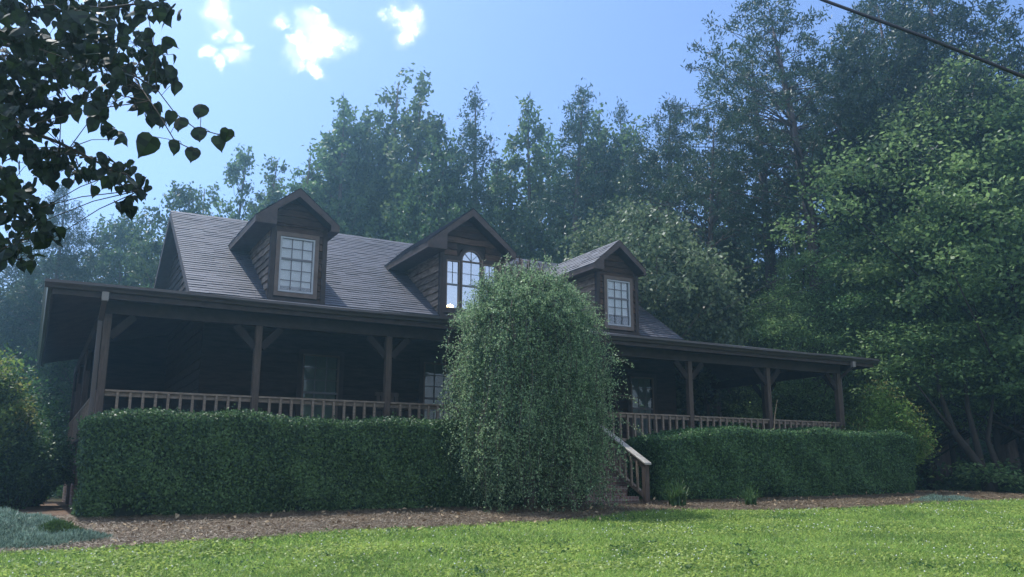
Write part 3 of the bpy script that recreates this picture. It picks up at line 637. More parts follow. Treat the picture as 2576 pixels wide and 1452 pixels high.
# arched centre window
def palladian():
    y = W; mb = MB()
    rect_frame(mb, 7.14, 7.49, 3.50, 4.66, y, .028, .05); rect_frame(mb, 8.10, 8.45, 3.50, 4.66, y, .028, .05); rect_frame(mb, 7.53, 8.06, 3.50, 4.68, y, .028, .05)
    xc, zc, r = 7.795, 4.685, .265; k = 20
    for i in range(k):
        a, b = math.pi*i/k, math.pi*(i+1)/k
        P = []
        for yy in (y-.05, y):
            for rr, t in ((r-.028, a), (r, a), (r, b), (r-.028, b)): P.append((xc+rr*math.cos(t), yy, zc+rr*math.sin(t)))
        mb.hexa(P)
    fr = mb.build('window', M['frame2'], house); fr['label'] = 'wide three-part window with an arched centre light'
    for x0, x1, z1 in ((7.165, 7.465, 4.635), (8.125, 8.425, 4.635), (7.555, 8.035, 4.655)):
        p = MB(); p.poly([(x0, y-.012, 3.525), (x1, y-.012, 3.525), (x1, y-.012, z1), (x0, y-.012, z1)], [(0, 1, 2, 3)]); p.build('pane', M['glass2'], fr)
    p = MB(); pts = [(xc+(r-.01)*math.cos(math.pi*i/k), y-.012, zc+(r-.01)*math.sin(math.pi*i/k)) for i in range(k+1)]; p.poly(pts, [tuple(range(k+1))]); p.build('pane', M['glass2'], fr)
    s = MB()
    for x0, x1, z1, n in ((7.168, 7.462, 4.632, 1), (8.128, 8.422, 4.632, 1), (7.558, 8.032, 4.652, 1)):
        s.box(x0, x1, y-.036, y-.015, 4.06, 4.10); xm = (x0+x1)/2; s.box(xm-.004, xm+.004, y-.028, y-.0145, 4.10, z1)
        zz = 4.37; s.box(x0, xm-.004, y-.027, y-.0145, zz-.004, zz+.004); s.box(xm+.004, x1, y-.027, y-.0145, zz-.004, zz+.004)
    for a in (45, 90, 135): s.bar((xc, y-.022, zc), (xc+(r-.03)*math.cos(R_(a)), y-.022, zc+(r-.03)*math.sin(R_(a))), .010, .012, (0, 1, 0))
    s.build('sash_bars', M['sash'], fr)
    t = MB(); t.box(7.04, 7.135, y-.055, y-.02, 3.40, 4.76); t.box(8.455, 8.55, y-.055, y-.02, 3.40, 4.76); t.box(7.135, 8.455, y-.055, y-.02, 3.40, 3.495); t.box(7.49, 7.53, y-.053, y-.001, 3.497, 4.70); t.box(8.06, 8.10, y-.053, y-.001, 3.497, 4.70)
    t.box(7.135, 7.488, y-.055, y-.02, 4.665, 4.76); t.box(8.102, 8.455, y-.055, y-.02, 4.665, 4.76)
    for i in range(k):
        a, b = math.pi*i/k, math.pi*(i+1)/k; P = []
        for yy in (y-.058, y-.0):
            for rr, tt in ((r+.002, a), (r+.075, a), (r+.075, b), (r+.002, b)): P.append((xc+rr*math.cos(tt), yy, zc+rr*math.sin(tt)))
        t.hexa(P)
    t.build('window_trim', M['trim'], fr)
    rb = MB(); a, b_, c, d = 7.1, 8.5, 3.45, 4.98
    rb.poly([(a, y+.11, c), (b_, y+.11, c), (b_, y+.11, d), (a, y+.11, d), (a, y+1.2, c), (b_, y+1.2, c), (b_, y+1.2, d), (a, y+1.2, d)], [(4, 5, 6, 7), (0, 1, 5, 4), (3, 2, 6, 7), (0, 3, 7, 4), (1, 2, 6, 5)]); rb.build('room', M['dark'], fr)
palladian()
# lit candle lamp inside the arched window
em = bpy.data.materials.new('lit bulb'); em.use_nodes = True; p = em.node_tree.nodes['Principled BSDF']; p.inputs['Emission Color'].default_value = (1, .62, .25, 1); p.inputs['Emission Strength'].default_value = 22; p.inputs['Base Color'].default_value = (1, .8, .5, 1)
lamp = empty('candle_lamp', (7.34, W+.15, 3.50)); tag(lamp, 'small lit candle lamp glowing inside the arched dormer window', 'lamp')
mb = MB(); mb.tube([(0, 0, 0), (0, 0, .012), (0, 0, .03)], [.05, .05, .012], 14).tube([(0, 0, .03), (0, 0, .07)], .01, 8); mb.bar((-.06, 0, .05), (.06, 0, .05), .012, .012); mb.build('base', M['trim'], lamp)
for dx, dz in ((-.06, .0), (0, .02), (.06, .0)):
    mb = MB(); mb.tube([(dx, 0, .055+dz), (dx, 0, .085+dz), (dx, 0, .11+dz), (dx, 0, .14+dz)], [.012, .024, .022, .003], 12); mb.build('bulb', em, lamp, smooth=True)

# stairs
SX0, SX1 = 7.58, 9.02; NS = 7; TR = .345; RI = (FL+.02-(-.82))/NS
stairs = MB()
for i in range(NS-1):
    zt = FL+.02-(i+1)*RI; y1 = -.10-i*TR; y0 = y1-TR
    stairs.box(SX0, SX1, y0, y1-.0, -1.3, zt-.09)
st = stairs.build('stairs', M['brick'], house)
for i in range(NS-1):
    zt = FL+.02-(i+1)*RI; y1 = -.10-i*TR; y0 = y1-TR
    mb = MB(); mb.box(SX0-.01, SX1+.01, y0-.02, y1-.022, zt-.088, zt); mb.build('tread', M['rowlock'], st, bevel=.004)
def stair_rail(x):
    mb = MB(); y0, y1 = -.10-(NS-1)*TR-.28, -.06; sl = (FL+.02+.82)/(-.10-y0); zt0, zt1 = -.04, -.04+(y1-y0)*.5
    mb.hexa([(x-.075, y0-.09, zt0-.04), (x+.075, y0-.09, zt0-.04), (x+.075, y1, zt1), (x-.075, y1, zt1), (x-.075, y0-.09, zt0), (x+.075, y0-.09, zt0), (x+.075, y1, zt1+.04), (x-.075, y1, zt1+.04)])
    hr = mb.build('handrail', M['handrail'], st, bevel=.006)
    mb = MB(); mb.box(x-.05, x+.05, y0-.05, y0+.05, -1.05, zt0-.03); mb.build('newel_post', M['post'], st, bevel=.006)
    mb = MB(); mb.hexa([(x-.03, y0+.051, zt0-.62), (x+.03, y0+.051, zt0-.62), (x+.03, y1, zt1-.62), (x-.03, y1, zt1-.62), (x-.03, y0+.051, zt0-.54), (x+.03, y0+.051, zt0-.54), (x+.03, y1, zt1-.54), (x-.03, y1, zt1-.54)])
    mb.hexa([(x-.02, y0+.051, zt0-.10), (x+.02, y0+.051, zt0-.10), (x+.02, y1, zt1-.10), (x-.02, y1, zt1-.10), (x-.02, y0+.051, zt0-.03), (x+.02, y0+.051, zt0-.03), (x+.02, y1, zt1-.03), (x-.02, y1, zt1-.03)])
    mb.build('stair_rail', M['rail'], st)
    for k in range(1, 13):
        y = y0+(y1-y0)*k/13; z = zt0+(y-y0)*.5
        mb = MB(); mb.box(x-.062, x-.0305, y-.022, y+.022, z-.60, z-.05); mb.build('baluster', M['rail'], st)
stair_rail(SX1-.02); stair_rail(SX0+.02)
# skirt boards at left corner foundation
mb = MB(); mb.box(-.085, -.021, 6.2, 6.3, -1.05, FL-.3); mb.box(-.05, -.0205, .3, 6.19, FL-.55, FL-.45); mb.build('skirt_board', M['post'], house)

# porch chair
def chair(x, y, z, rz, label):
    c = empty('porch_chair', (x, y, z), rz); tag(c, label, 'chair')
    mb = MB()
    for i in range(5): mb.box(-.26, .26, -.25+i*.1, -.25+i*.1+.085, .40, .42)
    mb.build('seat', M['chair'], c)
    mb = MB()
    for i in range(5): mb.bar((-.2+i*.1, .26, .42), (-.2+i*.1, .42, 1.02), .07, .018, (0, 1, 0))
    mb.bar((-.26, .43, .98), (.26, .43, .98), .03, .07); mb.build('backrest', M['chair'], c)
    for sx in (-.26, .26):
        for y0, zt in ((-.24, .62), (.26, .62)):
            m = MB(); m.box(sx-.025, sx+.025, y0-.025, y0+.025, 0.04, zt); m.build('leg', M['chair'], c)
        m = MB(); m.box(sx-.05, sx+.05, -.3, .32, .621, .645); m.build('armrest', M['chair'], c)
        m = MB(); m.tube([(sx, -.42, .07), (sx, -.2, .025), (sx, .1, .02), (sx, .4, .07), (sx, .55, .12)], .022, 6); m.build('rocker', M['chair'], c)
chair(5.55, 1.35, FL+.02, R_(0), 'wooden rocking chair on the porch behind the railing, left of the weeping tree')

# ------------------------------------------------------------------ HEDGES
def hedge(name, x0, x1, y0, y1, ztop, zbot, n, label, seed, r=.28):
    rng = np.random.default_rng(seed)
    h = empty(name, ((x0+x1)/2, (y0+y1)/2, float(g((x0+x1)/2, (y0+y1)/2)))); tag(h, label, 'hedge', 'clipped hedges before the porch'); org = np.array(h.location)
    cx, cy = (x0+x1)/2, (y0+y1)/2; hx, hy = (x1-x0)/2, (y1-y0)/2
    zb = float(zbot); zt = 1.0; hz = (zt-zb)/2; cz = (zt+zb)/2
    A = np.array([2*hy*2*hz, 2*hy*2*hz*1.0, 2*hx*2*hz*1.6, 2*hx*2*hz*.4, 2*hx*2*hy*1.1]); A /= A.sum()
    fc = rng.choice(5, n, p=A); u = rng.uniform(-1, 1, n); v = rng.uniform(-1, 1, n)
    P = np.zeros((n, 3))
    P[:, 0] = np.select([fc == 0, fc == 1], [-hx, hx], u*hx); P[:, 1] = np.select([fc == 0, fc == 1, fc == 2, fc == 3], [u*hy, u*hy, -hy, hy], v*hy); P[:, 2] = np.where(fc == 4, hz, v*hz)
    q = np.stack([np.clip(P[:, 0], -hx+r*1.3, hx-r*1.3), np.clip(P[:, 1], -hy+r, hy-r), np.clip(P[:, 2], -hz, hz-r*.8)], 1)
    nn = P-q; nn[np.linalg.norm(nn, axis=1) < 1e-6] = (0, -1, 0); nn = unit(nn)
    bulge = .035*np.sin(P[:, 0]*2.1+seed)+.03*np.sin(P[:, 0]*5.3+P[:, 2]*4)+.025*np.sin(P[:, 2]*6+P[:, 0]*3)
    inn = np.abs(rng.normal(0, .05, n))
    # tuck in slightly at the foot
    tuck = np.clip((-hz+.35-P[:, 2]), 0, 1)*.22
    S_ = q+nn*(r+bulge-inn-tuck)[:, None]*np.array([1.3, 1, .8])
    S_[:, 0] += cx; S_[:, 1] += cy
    zn = (S_[:, 2]+hz)/(2*hz)   # 0..1
    X = S_[:, 0]; top = ztop(X); zbv = g(X, S_[:, 1])+.03
    S_[:, 2] = zbv+zn*(top-zbv)
    nr = unit(nn+rng.normal(0, .55, (n, 3)))
    V = leaves(S_-org, nr, .048, .030, rng)
    # stray shoots breaking the clipped surface
    k = rng.choice(n, 420); sh = []
    for i in k:
        b0 = S_[i]-org; d = unit(nn[i]*.6+np.array([0, 0, .7])+rng.normal(0, .35, 3)); l = rng.uniform(.04, .13); u = np.linspace(0, 1, 7)[:, None]; sh.append(b0+d*l*u+rng.normal(0, .006, (7, 3)))
    sh = np.concatenate(sh); V = np.concatenate([V, leaves(sh, rng.normal(size=sh.shape), .042, .024, rng)])
    qobj('foliage', V, M['hedge'], h)
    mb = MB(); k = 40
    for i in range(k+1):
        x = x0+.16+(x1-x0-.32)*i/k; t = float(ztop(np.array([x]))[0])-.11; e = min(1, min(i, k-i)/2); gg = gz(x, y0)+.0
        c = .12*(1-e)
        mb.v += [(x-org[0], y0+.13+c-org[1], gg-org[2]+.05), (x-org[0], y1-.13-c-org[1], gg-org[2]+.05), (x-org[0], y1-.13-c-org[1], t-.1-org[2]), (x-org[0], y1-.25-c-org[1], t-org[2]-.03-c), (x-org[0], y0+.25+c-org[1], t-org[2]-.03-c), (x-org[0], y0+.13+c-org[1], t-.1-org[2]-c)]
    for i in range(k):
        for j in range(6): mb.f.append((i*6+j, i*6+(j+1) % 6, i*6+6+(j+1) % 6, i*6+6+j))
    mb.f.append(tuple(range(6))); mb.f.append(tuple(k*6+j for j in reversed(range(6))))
    mb.build('shade_core', M['hedgecore'], h)  # opaque near-black core, the hedge's inner shade put into its colour
def rise(x, a, b): t = np.clip((x-a)/(b-a), 0, 1); return t*t*(3-2*t)
hedge('hedge', -.28, 7.3, -1.95, -.62, lambda x: .655-.10*(1-rise(x, -.4, .35))+.022*np.sin(x*1.0+1.4), -.9, 130000, 'clipped dark green hedge left of the weeping tree, below the porch railing', 5)
hedge('hedge', 9.75, 17.35, -1.95, -.6, lambda x: .72-.20*(1-rise(x, 9.6, 11.6))+.010*np.sin(x*.9+1)+.04*rise(x, 13, 17), -.78, 120000, 'clipped dark green hedge right of the brick steps, ending beside the red-tipped shrub', 6)

# ------------------------------------------------------------------ WEEPING TREE
def weeping(x, y, seed=3):
    rng = np.random.default_rng(seed); z0 = gz(x, y); t = empty('weeping_tree', (x, y, z0)); tag(t, 'weeping small-leaved tree whose hanging branches screen the porch and the steps', 'tree')
    H = 3.25-z0; mb = MB()
    mb.tube([(0, 0, -.1), (.04, 0, .6), (-.03, .05, 1.4), (.05, 0, 2.2), (0, 0, H-.7)], [.11, .09, .075, .06, .035], 9)
    Vs = []; NB = 92
    for b in range(NB):
        th = b*2.39996+rng.normal(0, .2); rr = (1.26 if b % 11 == 5 else 1.10)*math.sqrt((b+.6)/NB)*(1+.10*math.sin(2*th+.6)+.06*math.sin(5*th)+.05*math.sin(9*th+1))+rng.normal(0, .05); rr = max(rr, .05); full = rr > .75
        topz = H+.08-1.15*(rr/1.20)**1.7+rng.normal(0, .22); low = rng.random() < (.86 if full else .4)
        cx, cy = rr*math.cos(th), rr*math.sin(th)*.85
        a = Vector((0, 0, H-1.1+.4*rng.random())); c = Vector((cx*.55, cy*.55, topz+.10)); e = Vector((cx, cy, topz-.12))
        mb.tube([a, a.lerp(c, .5)+Vector((0, 0, -.05)), c, (c+e)/2+Vector((0, 0, .04)), e], [.024, .016, .012, .009, .006], 5)
        reach = rng.uniform(.94, 1.08)*(topz-.12) if low else rng.uniform(.7, 2.1)
        wob = rng.normal(0, .10, 2); pz = rng.uniform(0, 6)
        for s in range(9):
            ln = max(.3, min(reach*rng.uniform(.62, 1.0), topz-.03-rng.random()**2*.4))
            st = np.array([cx, cy, topz-.1])+rng.normal(0, 1, 3)*[.13, .13, .10]
            m = max(8, int(ln/.04)); tt = np.linspace(0, 1, m)
            dx, dy = math.cos(th)*.14+wob[0]+rng.normal(0, .05), math.sin(th)*.14+wob[1]+rng.normal(0, .05); ph = pz+rng.normal(0, 1)
            cur = np.stack([st[0]+dx*np.sin(tt*1.8)+.06*np.sin(tt*ln*3.3+ph), st[1]+dy*np.sin(tt*1.8)+.06*np.cos(tt*ln*3+ph), st[2]+.07*np.sin(tt*3)-ln*tt], 1)
            if s % 2 == 0: mb.tube([tuple(cur[int(i)]) for i in np.linspace(0, m-1, 7)], .0045, 3)
            C = cur+rng.normal(0, .014, cur.shape); axd = rng.normal(size=cur.shape); axd[:, 2] = axd[:, 2]*.7-.4; Vs.append(leaves(C, rng.normal(size=cur.shape), .042, .023, rng, ax=axd))
            nt_ = int(ln/.085); k0 = rng.integers(0, m, nt_); a2 = rng.uniform(0, 6.28, nt_); l2 = rng.uniform(.07, .30, nt_); up = rng.uniform(-.6, .5, nt_)
            u = np.linspace(.1, 1, 9)[None, :, None]
            T = cur[k0][:, None, :]+np.stack([np.cos(a2)*l2, np.sin(a2)*l2, up*l2], 1)[:, None, :]*u-np.array([0, 0, 1.0])*(u**2)*(l2*rng.uniform(.7, 1.5, nt_))[:, None, None]
            T = T.reshape(-1, 3)+rng.normal(0, .008, (nt_*9, 3)); axd = rng.normal(size=T.shape); axd[:, 2] -= .3
            Vs.append(leaves(T, rng.normal(size=T.shape), .042, .023, rng, ax=axd))
    # fine upward sprays over the dome
    for k in range(520):
        th = rng.uniform(0, 2*math.pi); rr = 1.12*math.sqrt(rng.random()); base = np.array([rr*math.cos(th), rr*math.sin(th)*.85, H-.08-1.15*(rr/1.25)**1.8]); ln = rng.uniform(.2, .55)
        d = unit(np.array([math.cos(th)*.7, math.sin(th)*.7, rng.uniform(.1, .9)])+rng.normal(0, .3, 3)); m = int(ln/.016); tt = np.linspace(0, 1, m)[:, None]
        cur = base+d*ln*tt-np.array([0, 0, .14])*tt**2; C = np.repeat(cur, 2, 0)+rng.normal(0, .018, (m*2, 3)); Vs.append(leaves(C, rng.normal(size=(m*2, 3)), .034, .018, rng))
    # stray arching sprigs on the left side
    for (sx, sz, ex, ez) in ((-1.35, 2.35, -2.0, 2.55), (-1.3, 2.75, -1.75, 3.0), (-1.4, 2.2, -1.9, 1.95), (1.2, 2.5, 1.75, 2.45), (1.3, 1.9, 1.95, 1.75), (1.3, 1.5, 2.0, 1.2)):
        tt = np.linspace(0, 1, 34)[:, None]; cur = np.array([sx, -.5, sz])*(1-tt)+np.array([ex, -.7, ez])*tt+np.array([0, 0, .12])*np.sin(tt*3.1)
        mb.tube([tuple(q) for q in cur[::8]], .005, 4); C = np.repeat(cur, 3, 0)+rng.normal(0, .022, (102, 3)); Vs.append(leaves(C, rng.normal(size=(102, 3)), .034, .018, rng))
    qobj('crown', np.concatenate(Vs), M['weep'], t); mb.build('trunk', M['bark'], t, smooth=True)
weeping(6.60, -2.35)

# ------------------------------------------------------------------ TREE GENERATOR
def env_noise(a, t, ph): return 1+.22*np.sin(2*a+ph)+.16*np.sin(3*a+7*t+ph*2)+.18*np.sin(11*t+ph*3+a)+.10*np.sin(5*a-17*t+ph)
def make_tree(kind, seed, H, R, h0, leafm, barkm, nclump, lper, lsz, csz, prof, flat=.6, trunk_r=.18, horiz=.3, fork=0):
    """returns (trunk mesh, crown mesh)"""
    rng = np.random.default_rng(seed); ph = seed*1.7
    t = rng.random(nclump*6); a = rng.uniform(0, 2*math.pi, nclump*6)
    pr = np.maximum(prof(t), 0.0); keep = rng.random(len(t)) < (pr/pr.max())**1.2; t = t[keep][:nclump]; a = a[keep][:nclump]; pr = prof(t)
    rad = R*pr*env_noise(a, t, ph)*np.sqrt(rng.uniform(.08, 1, len(t)))
    lean = np.array([.05*math.sin(ph), .05*math.cos(ph)])*H
    z = h0+(H-h0)*t; C = np.stack([rad*np.cos(a)+lean[0]*t, rad*np.sin(a)+lean[1]*t, z-(rad*.10 if kind != 'pine' else -rad*.05)], 1)
    n = len(C); m = (lper*rng.uniform(.5, 1.5, n)).astype(int); idx = np.repeat(np.arange(n), m)
    cs = csz*rng.uniform(.6, 1.35, n)
    off = rng.normal(size=(len(idx), 3))*cs[idx][:, None]*np.array([1, 1, flat])
    P = C[idx]+off
    if kind == 'pine':
        # needles radiate from tuft centres
        tuft = rng.normal(size=(len(idx)//10+1, 3)); ti = rng.integers(0, len(tuft), len(idx)); 
        P = C[idx]+tuft[ti]*cs[idx][:, None]*np.array([1, 1, flat]); ax = rng.normal(size=P.shape); ax[:, 2] += .7; ax = unit(ax)
        nr = rng.normal(size=P.shape); V = leaves(P, nr, lsz, lsz*.30, rng, ax=ax)
    else:
        nr = rng.normal(size=P.shape); nr[:, 2] += horiz*3; V = leaves(P, nr, lsz, lsz*.62, rng, droop=.4)
    cm_ = quads_mesh('crown', V, leafm)
    mb = MB(); k = 9; pts = []; rr = []
    for i in range(k):
        u = i/(k-1); pts.append((lean[0]*max(0, u*H-h0)/(H-h0)*1.0+.12*math.sin(u*5+ph)*min(1, u*3), lean[1]*max(0, u*H-h0)/(H-h0)+.12*math.cos(u*4+ph)*min(1, u*3), u*H*.96-.3*(i == 0))); rr.append(trunk_r*(1-u)**.8+.02+(.06*trunk_r/.2 if i == 0 else 0))
    mb.tube(pts, rr, 8)
    step = max(1, n//90)
    for c in C[::step]:
        r_ = math.hypot(c[0], c[1]); zb = max(h0*.55, c[2]-r_*(.75 if kind != 'pine' else .25)-.2); u = zb/H
        base = Vector((lean[0]*max(0, u*H-h0)/(H-h0)+.12*math.sin(u*5+ph)*min(1, u*3), lean[1]*max(0, u*H-h0)/(H-h0)+.12*math.cos(u*4+ph)*min(1, u*3), zb)); e = Vector(c)
        mid = base.lerp(e, .5)+Vector((rng.normal()*.15, rng.normal()*.15, (-.1 if kind != 'pine' else .05)*r_)); b0 = max(.018, trunk_r*.35*(1-u))
        mb.tube([base, mid, e], [b0, b0*.6, .008], 5)
    me = bpy.data.meshes.new('trunk'); me.from_pydata(mb.v, [], mb.f); me.update(); me.materials.append(barkm); me.shade_smooth()
    return me, cm_, H
col_prof = lambda t: (np.clip(t*5, 0, 1)**.6)*(np.clip(1-t, 0, 1)**.62)*1.15      # broad column tapering up
oval_prof = lambda t: np.sqrt(np.clip(1-(2*t-1)**2, 0, 1))
low_prof = lambda t: np.clip(t*6, 0, 1)**.5*(1-t*.25)*np.clip((1-t)*3.0, 0, 1)**.6
pine_prof = lambda t: (.35+.65*np.clip(t*2.5, 0, 1))*np.clip((1-t)*1.7, 0, 1)**.7
cone_prof = lambda t: np.clip(1-t, 0, 1)**.8*np.clip(t*6+.25, 0, 1)
TT = {}
TT['poplar'] = [make_tree('b', 11+i, 16, 2.6, 3.0, M['leaf_pale'], M['bark'], 350, 40, .22, .155, col_prof, .9, .2, .1) for i in range(3)]
TT['oak'] = [make_tree('b', 21+i, 14, 3.6, 2.0, M['leaf_far'], M['bark'], 480, 54, .23, .23, low_prof, .8, .22, .15) for i in range(3)]
TT['thin'] = [make_tree('b', 31+i, 15, 2.2, 4.0, M['leaf_pale'], M['bark'], 170, 42, .22, .17, col_prof, .9, .16, .1) for i in range(2)]
TT['cone'] = [make_tree('pine', 41+i, 15, 2.7, 4.0, M['needle'], M['pinebark'], 470, 44, .18, .14, cone_prof, 1.0, .2) for i in range(2)]
TT['pine'] = [make_tree('pine', 51, 20, 4.8, 9.5, M['needle'], M['pinebark'], 400, 56, .19, .155, pine_prof, .6, .36), make_tree('pine', 52, 18, 4.0, 5.5, M['needle'], M['pinebark'], 760, 58, .20, .2, pine_prof, .8, .28)]
TT['pear'] = [make_tree('b', 61, 9.2, 3.3, 1.2, M['leaf_pear'], M['bark'], 800, 70, .15, .24, oval_prof, .8, .18, .1)]
TT['under'] = [make_tree('b', 71+i, 10, 3.0, 1.9, M['leaf_bright'], M['twig'], 560, 115, .105, .28, low_prof, .42, .12, .35) for i in range(3)]
TT['mid'] = [make_tree('b', 81, 8.0, 3.2, .6, M['leaf_far'], M['bark'], 400, 70, .20, .32, low_prof, .6, .13, .3)]
def tree(name, kind, px, D, top, label, var=0, sc=None, group=None, wide=1.0, rz=None, cat='tree'):
    x, y = spot(px, D); z0 = gz(x, y); hgt = height_at(top, D)-z0
    tm, cm_, H = TT[kind][var % len(TT[kind])]; s = hgt/H*{'poplar': 1.13, 'thin': 1.12, 'cone': 1.13, 'pine': 1.03, 'oak': 1.06}.get(kind, 1)
    e = empty(name, (x, y, z0-.05), (px*1.37) % 6.28 if rz is None else rz); e.scale = (s*wide, s*wide, s) ; tag(e, label, cat, group)
    for nm, me in (('trunk', tm), ('crown', cm_)):
        o = bpy.data.objects.new(nm, me); COL.objects.link(o); o.parent = e
    return e
G1 = 'trees of the wood behind the house'
# name, kind, px, depth, top py, variant, widen, label
TR_ = [
 ('pine_tree', 'pine', 85, 32, 450, 1, .95, 'feathery dark pine at the far left above the porch corner'),
 ('oak_tree', 'oak', 265, 38, 520, 0, .85, 'low dense tree between the left pine and the roof end'),
 ('oak_tree', 'oak', 410, 36, 450, 1, .8, 'dark round-topped tree just left of the roof peak'),
 ('poplar_tree', 'thin', 545, 40, 395, 0, .9, 'thin light tree top above the left end of the ridge'),
 ('poplar_tree', 'thin', 620, 41, 398, 1, .85, 'slim tree between the thin tree and the left dormer peak'),
 ('poplar_tree', 'poplar', 700, 38, 385, 0, .95, 'short poplar directly behind the left dormer peak'),
 ('poplar_tree', 'poplar', 812, 39, 238, 1, .9, 'pointed poplar right of the left dormer below the big cloud'),
 ('poplar_tree', 'oak', 890, 41, 265, 0, .7, 'dark leafy top between the two tallest poplars'),
 ('poplar_tree', 'poplar', 948, 40, 168, 0, .9, 'tallest poplar left of the middle dormer, first of its twin tops'),
 ('poplar_tree', 'poplar', 1010, 38, 170, 2, .9, 'tallest poplar left of the middle dormer, second of its twin tops'),
 ('oak_tree', 'oak', 1075, 37, 330, 1, .75, 'dense dark tree right of the twin tall poplars'),
 ('pine_tree', 'cone', 1185, 37, 268, 0, .98, 'cone-shaped pine standing alone above the middle dormer'),
 ('poplar_tree', 'thin', 1255, 42, 440, 0, .8, 'lowest tree top in the gap right of the cone-shaped pine'),
 ('poplar_tree', 'poplar', 1330, 39, 238, 1, .85, 'pale poplar right of the sky gap'),
 ('pine_tree', 'cone', 1435, 37, 210, 1, .95, 'pointed dark pine right of the pale poplar'),
 ('poplar_tree', 'poplar', 1535, 40, 282, 2, .85, 'shorter tree between the pointed pine and the broad pine'),
 ('pine_tree', 'cone', 1600, 38, 265, 0, .75, 'slim pine against the left flank of the broad pine'),
 ('pine_tree', 'pine', 1700, 32, 185, 1, .85, 'broad dense dark pine above the round pear tree'),
 ('pine_tree', 'pine', 1812, 28.5, 212, 0, .8, 'dark pine tucked between the broad pine and the giant pine'),
 ('pine_tree', 'pine', 2085, 27, -190, 0, .95, 'giant pine with an open crown and long bare trunk rising out of the top'),
 ('pine_tree', 'pine', 1965, 31, -40, 0, 1.0, 'tall open pine just left of the giant pine'),
 ('pine_tree', 'pine', 2230, 30, -120, 0, .9, 'tall open pine just right of the giant pine'),
 ('pine_tree', 'pine', 2370, 27, -200, 1, .95, 'dense tall pine behind the black cable at top right'),
 ('pine_tree', 'pine', 2540, 26, -260, 1, 1.0, 'dense tall pine at the top right corner'),
 ('oak_tree', 'poplar', 2050, 36, 360, 0, 1.1, 'leafy tree low between the pine trunks'),
 ('oak_tree', 'poplar', 2250, 34, 330, 1, 1.1, 'leafy tree right of the giant pine trunk'),
 ('oak_tree', 'poplar', 1900, 38, 440, 1, 1.1, 'leafy tree between the pear tree and the pine trunks'),
 ('oak_tree', 'oak', 1870, 31, 610, 0, .7, 'dark tree behind the right shoulder of the pear tree'),
 ('oak_tree', 'oak', 2430, 30, 180, 0, .9, 'broad leafy tree under the black cable'),
]
for nm, k, px, D, top, v, wd, lb in TR_: tree(nm, k, px, D, top, lb, v, wide=wd, group=G1)
for i, (px, D, top) in enumerate([(1120, 39, 352), (1385, 41, 330), (1490, 40, 318), (850, 42, 320), (765, 41, 345), (655, 42, 455), (1650, 37, 290), (1290, 40, 425), (470, 42, 470), (340, 40, 545)]):
    tree('poplar_tree', 'poplar', px, D, top, ['tree closing the dip left of the cone-shaped pine', 'tree between the pale poplar and the pointed dark pine', 'tree in the notch right of the pointed dark pine', 'tree between the pointed poplar and the twin tall poplars', 'tree left of the pointed poplar, above the left dormer', 'low tree between the slim tree and the short poplar', 'leafy top left of the broad dense pine', 'low tree at the foot of the sky gap right of the cone-shaped pine', 'tree between the dark round-topped tree and the thin tree', 'tree between the low dense tree and the dark round-topped tree'][i], i, wide=1.0, group=G1)
G2 = 'leafy trees filling the wood behind the roof'
fill = [(20, 33, 640), (180, 31, 690), (330, 30, 670), (480, 36, 610), (640, 35, 560), (760, 34, 520), (860, 35, 470), (980, 33, 450), (1100, 33, 480), (1180, 36, 520), (1290, 35, 520), (1390, 34, 470), (1500, 36, 440), (1590, 34, 450),
        (1780, 34, 470), (1960, 30, 640), (2080, 33, 600), (2180, 31, 640), (60, 40, 560), (900, 43, 400), (1400, 43, 420), (1650, 41, 400), (1850, 42, 400), (1240, 31, 620), (1010, 30, 600), (1330, 29, 640)]
for i, (px, D, top) in enumerate(fill):
    tree('broadleaf_tree', 'oak' if i % 3 else 'mid', px, D, top+(170 if px > 350 else 40), 'dark leafy tree of the wood seen in the mass of foliage above the roof', i, wide=.62 if D > 35 else .8, group=G2)
G3 = 'bright layered trees right of the house'
under = [(2030, 27, 600, .9, 'pale green layered tree rising beside the right end of the porch roof'), (2190, 28, 480, .9, 'light green tree right of the giant pine trunk, tallest of the layered trees left'),
         (2340, 26, 500, .95, 'bright green layered tree over the red-tipped shrub'), (2520, 25, 190, .8, 'bright tall layered tree near the right edge'), (2620, 24, 10, 1.0, 'tall bright tree cut by the right edge of the view'),
         (2250, 31, 690, 1.0, 'shaded green tree seen through the right porch opening'), (1980, 31, 760, .9, 'shaded green tree seen beyond the porch behind the railing'), (2400, 28, 400, .85, 'layered green tree behind the curved trunk'),
         (2580, 26, 640, .9, 'low layered tree at the right edge above the dark bank'), (2140, 31, 740, .8, 'low light green tree above the porch roof corner')]
for i, (px, D, top, wd, lb) in enumerate(under): tree('layered_tree', 'under', px, D, top, lb, i, wide=wd*1.15, group=G3)
tree('pear_tree', 'pear', 1610, 26.5, 478, 'round dense grey-green tree behind the right dormer', 0, wide=1.02)
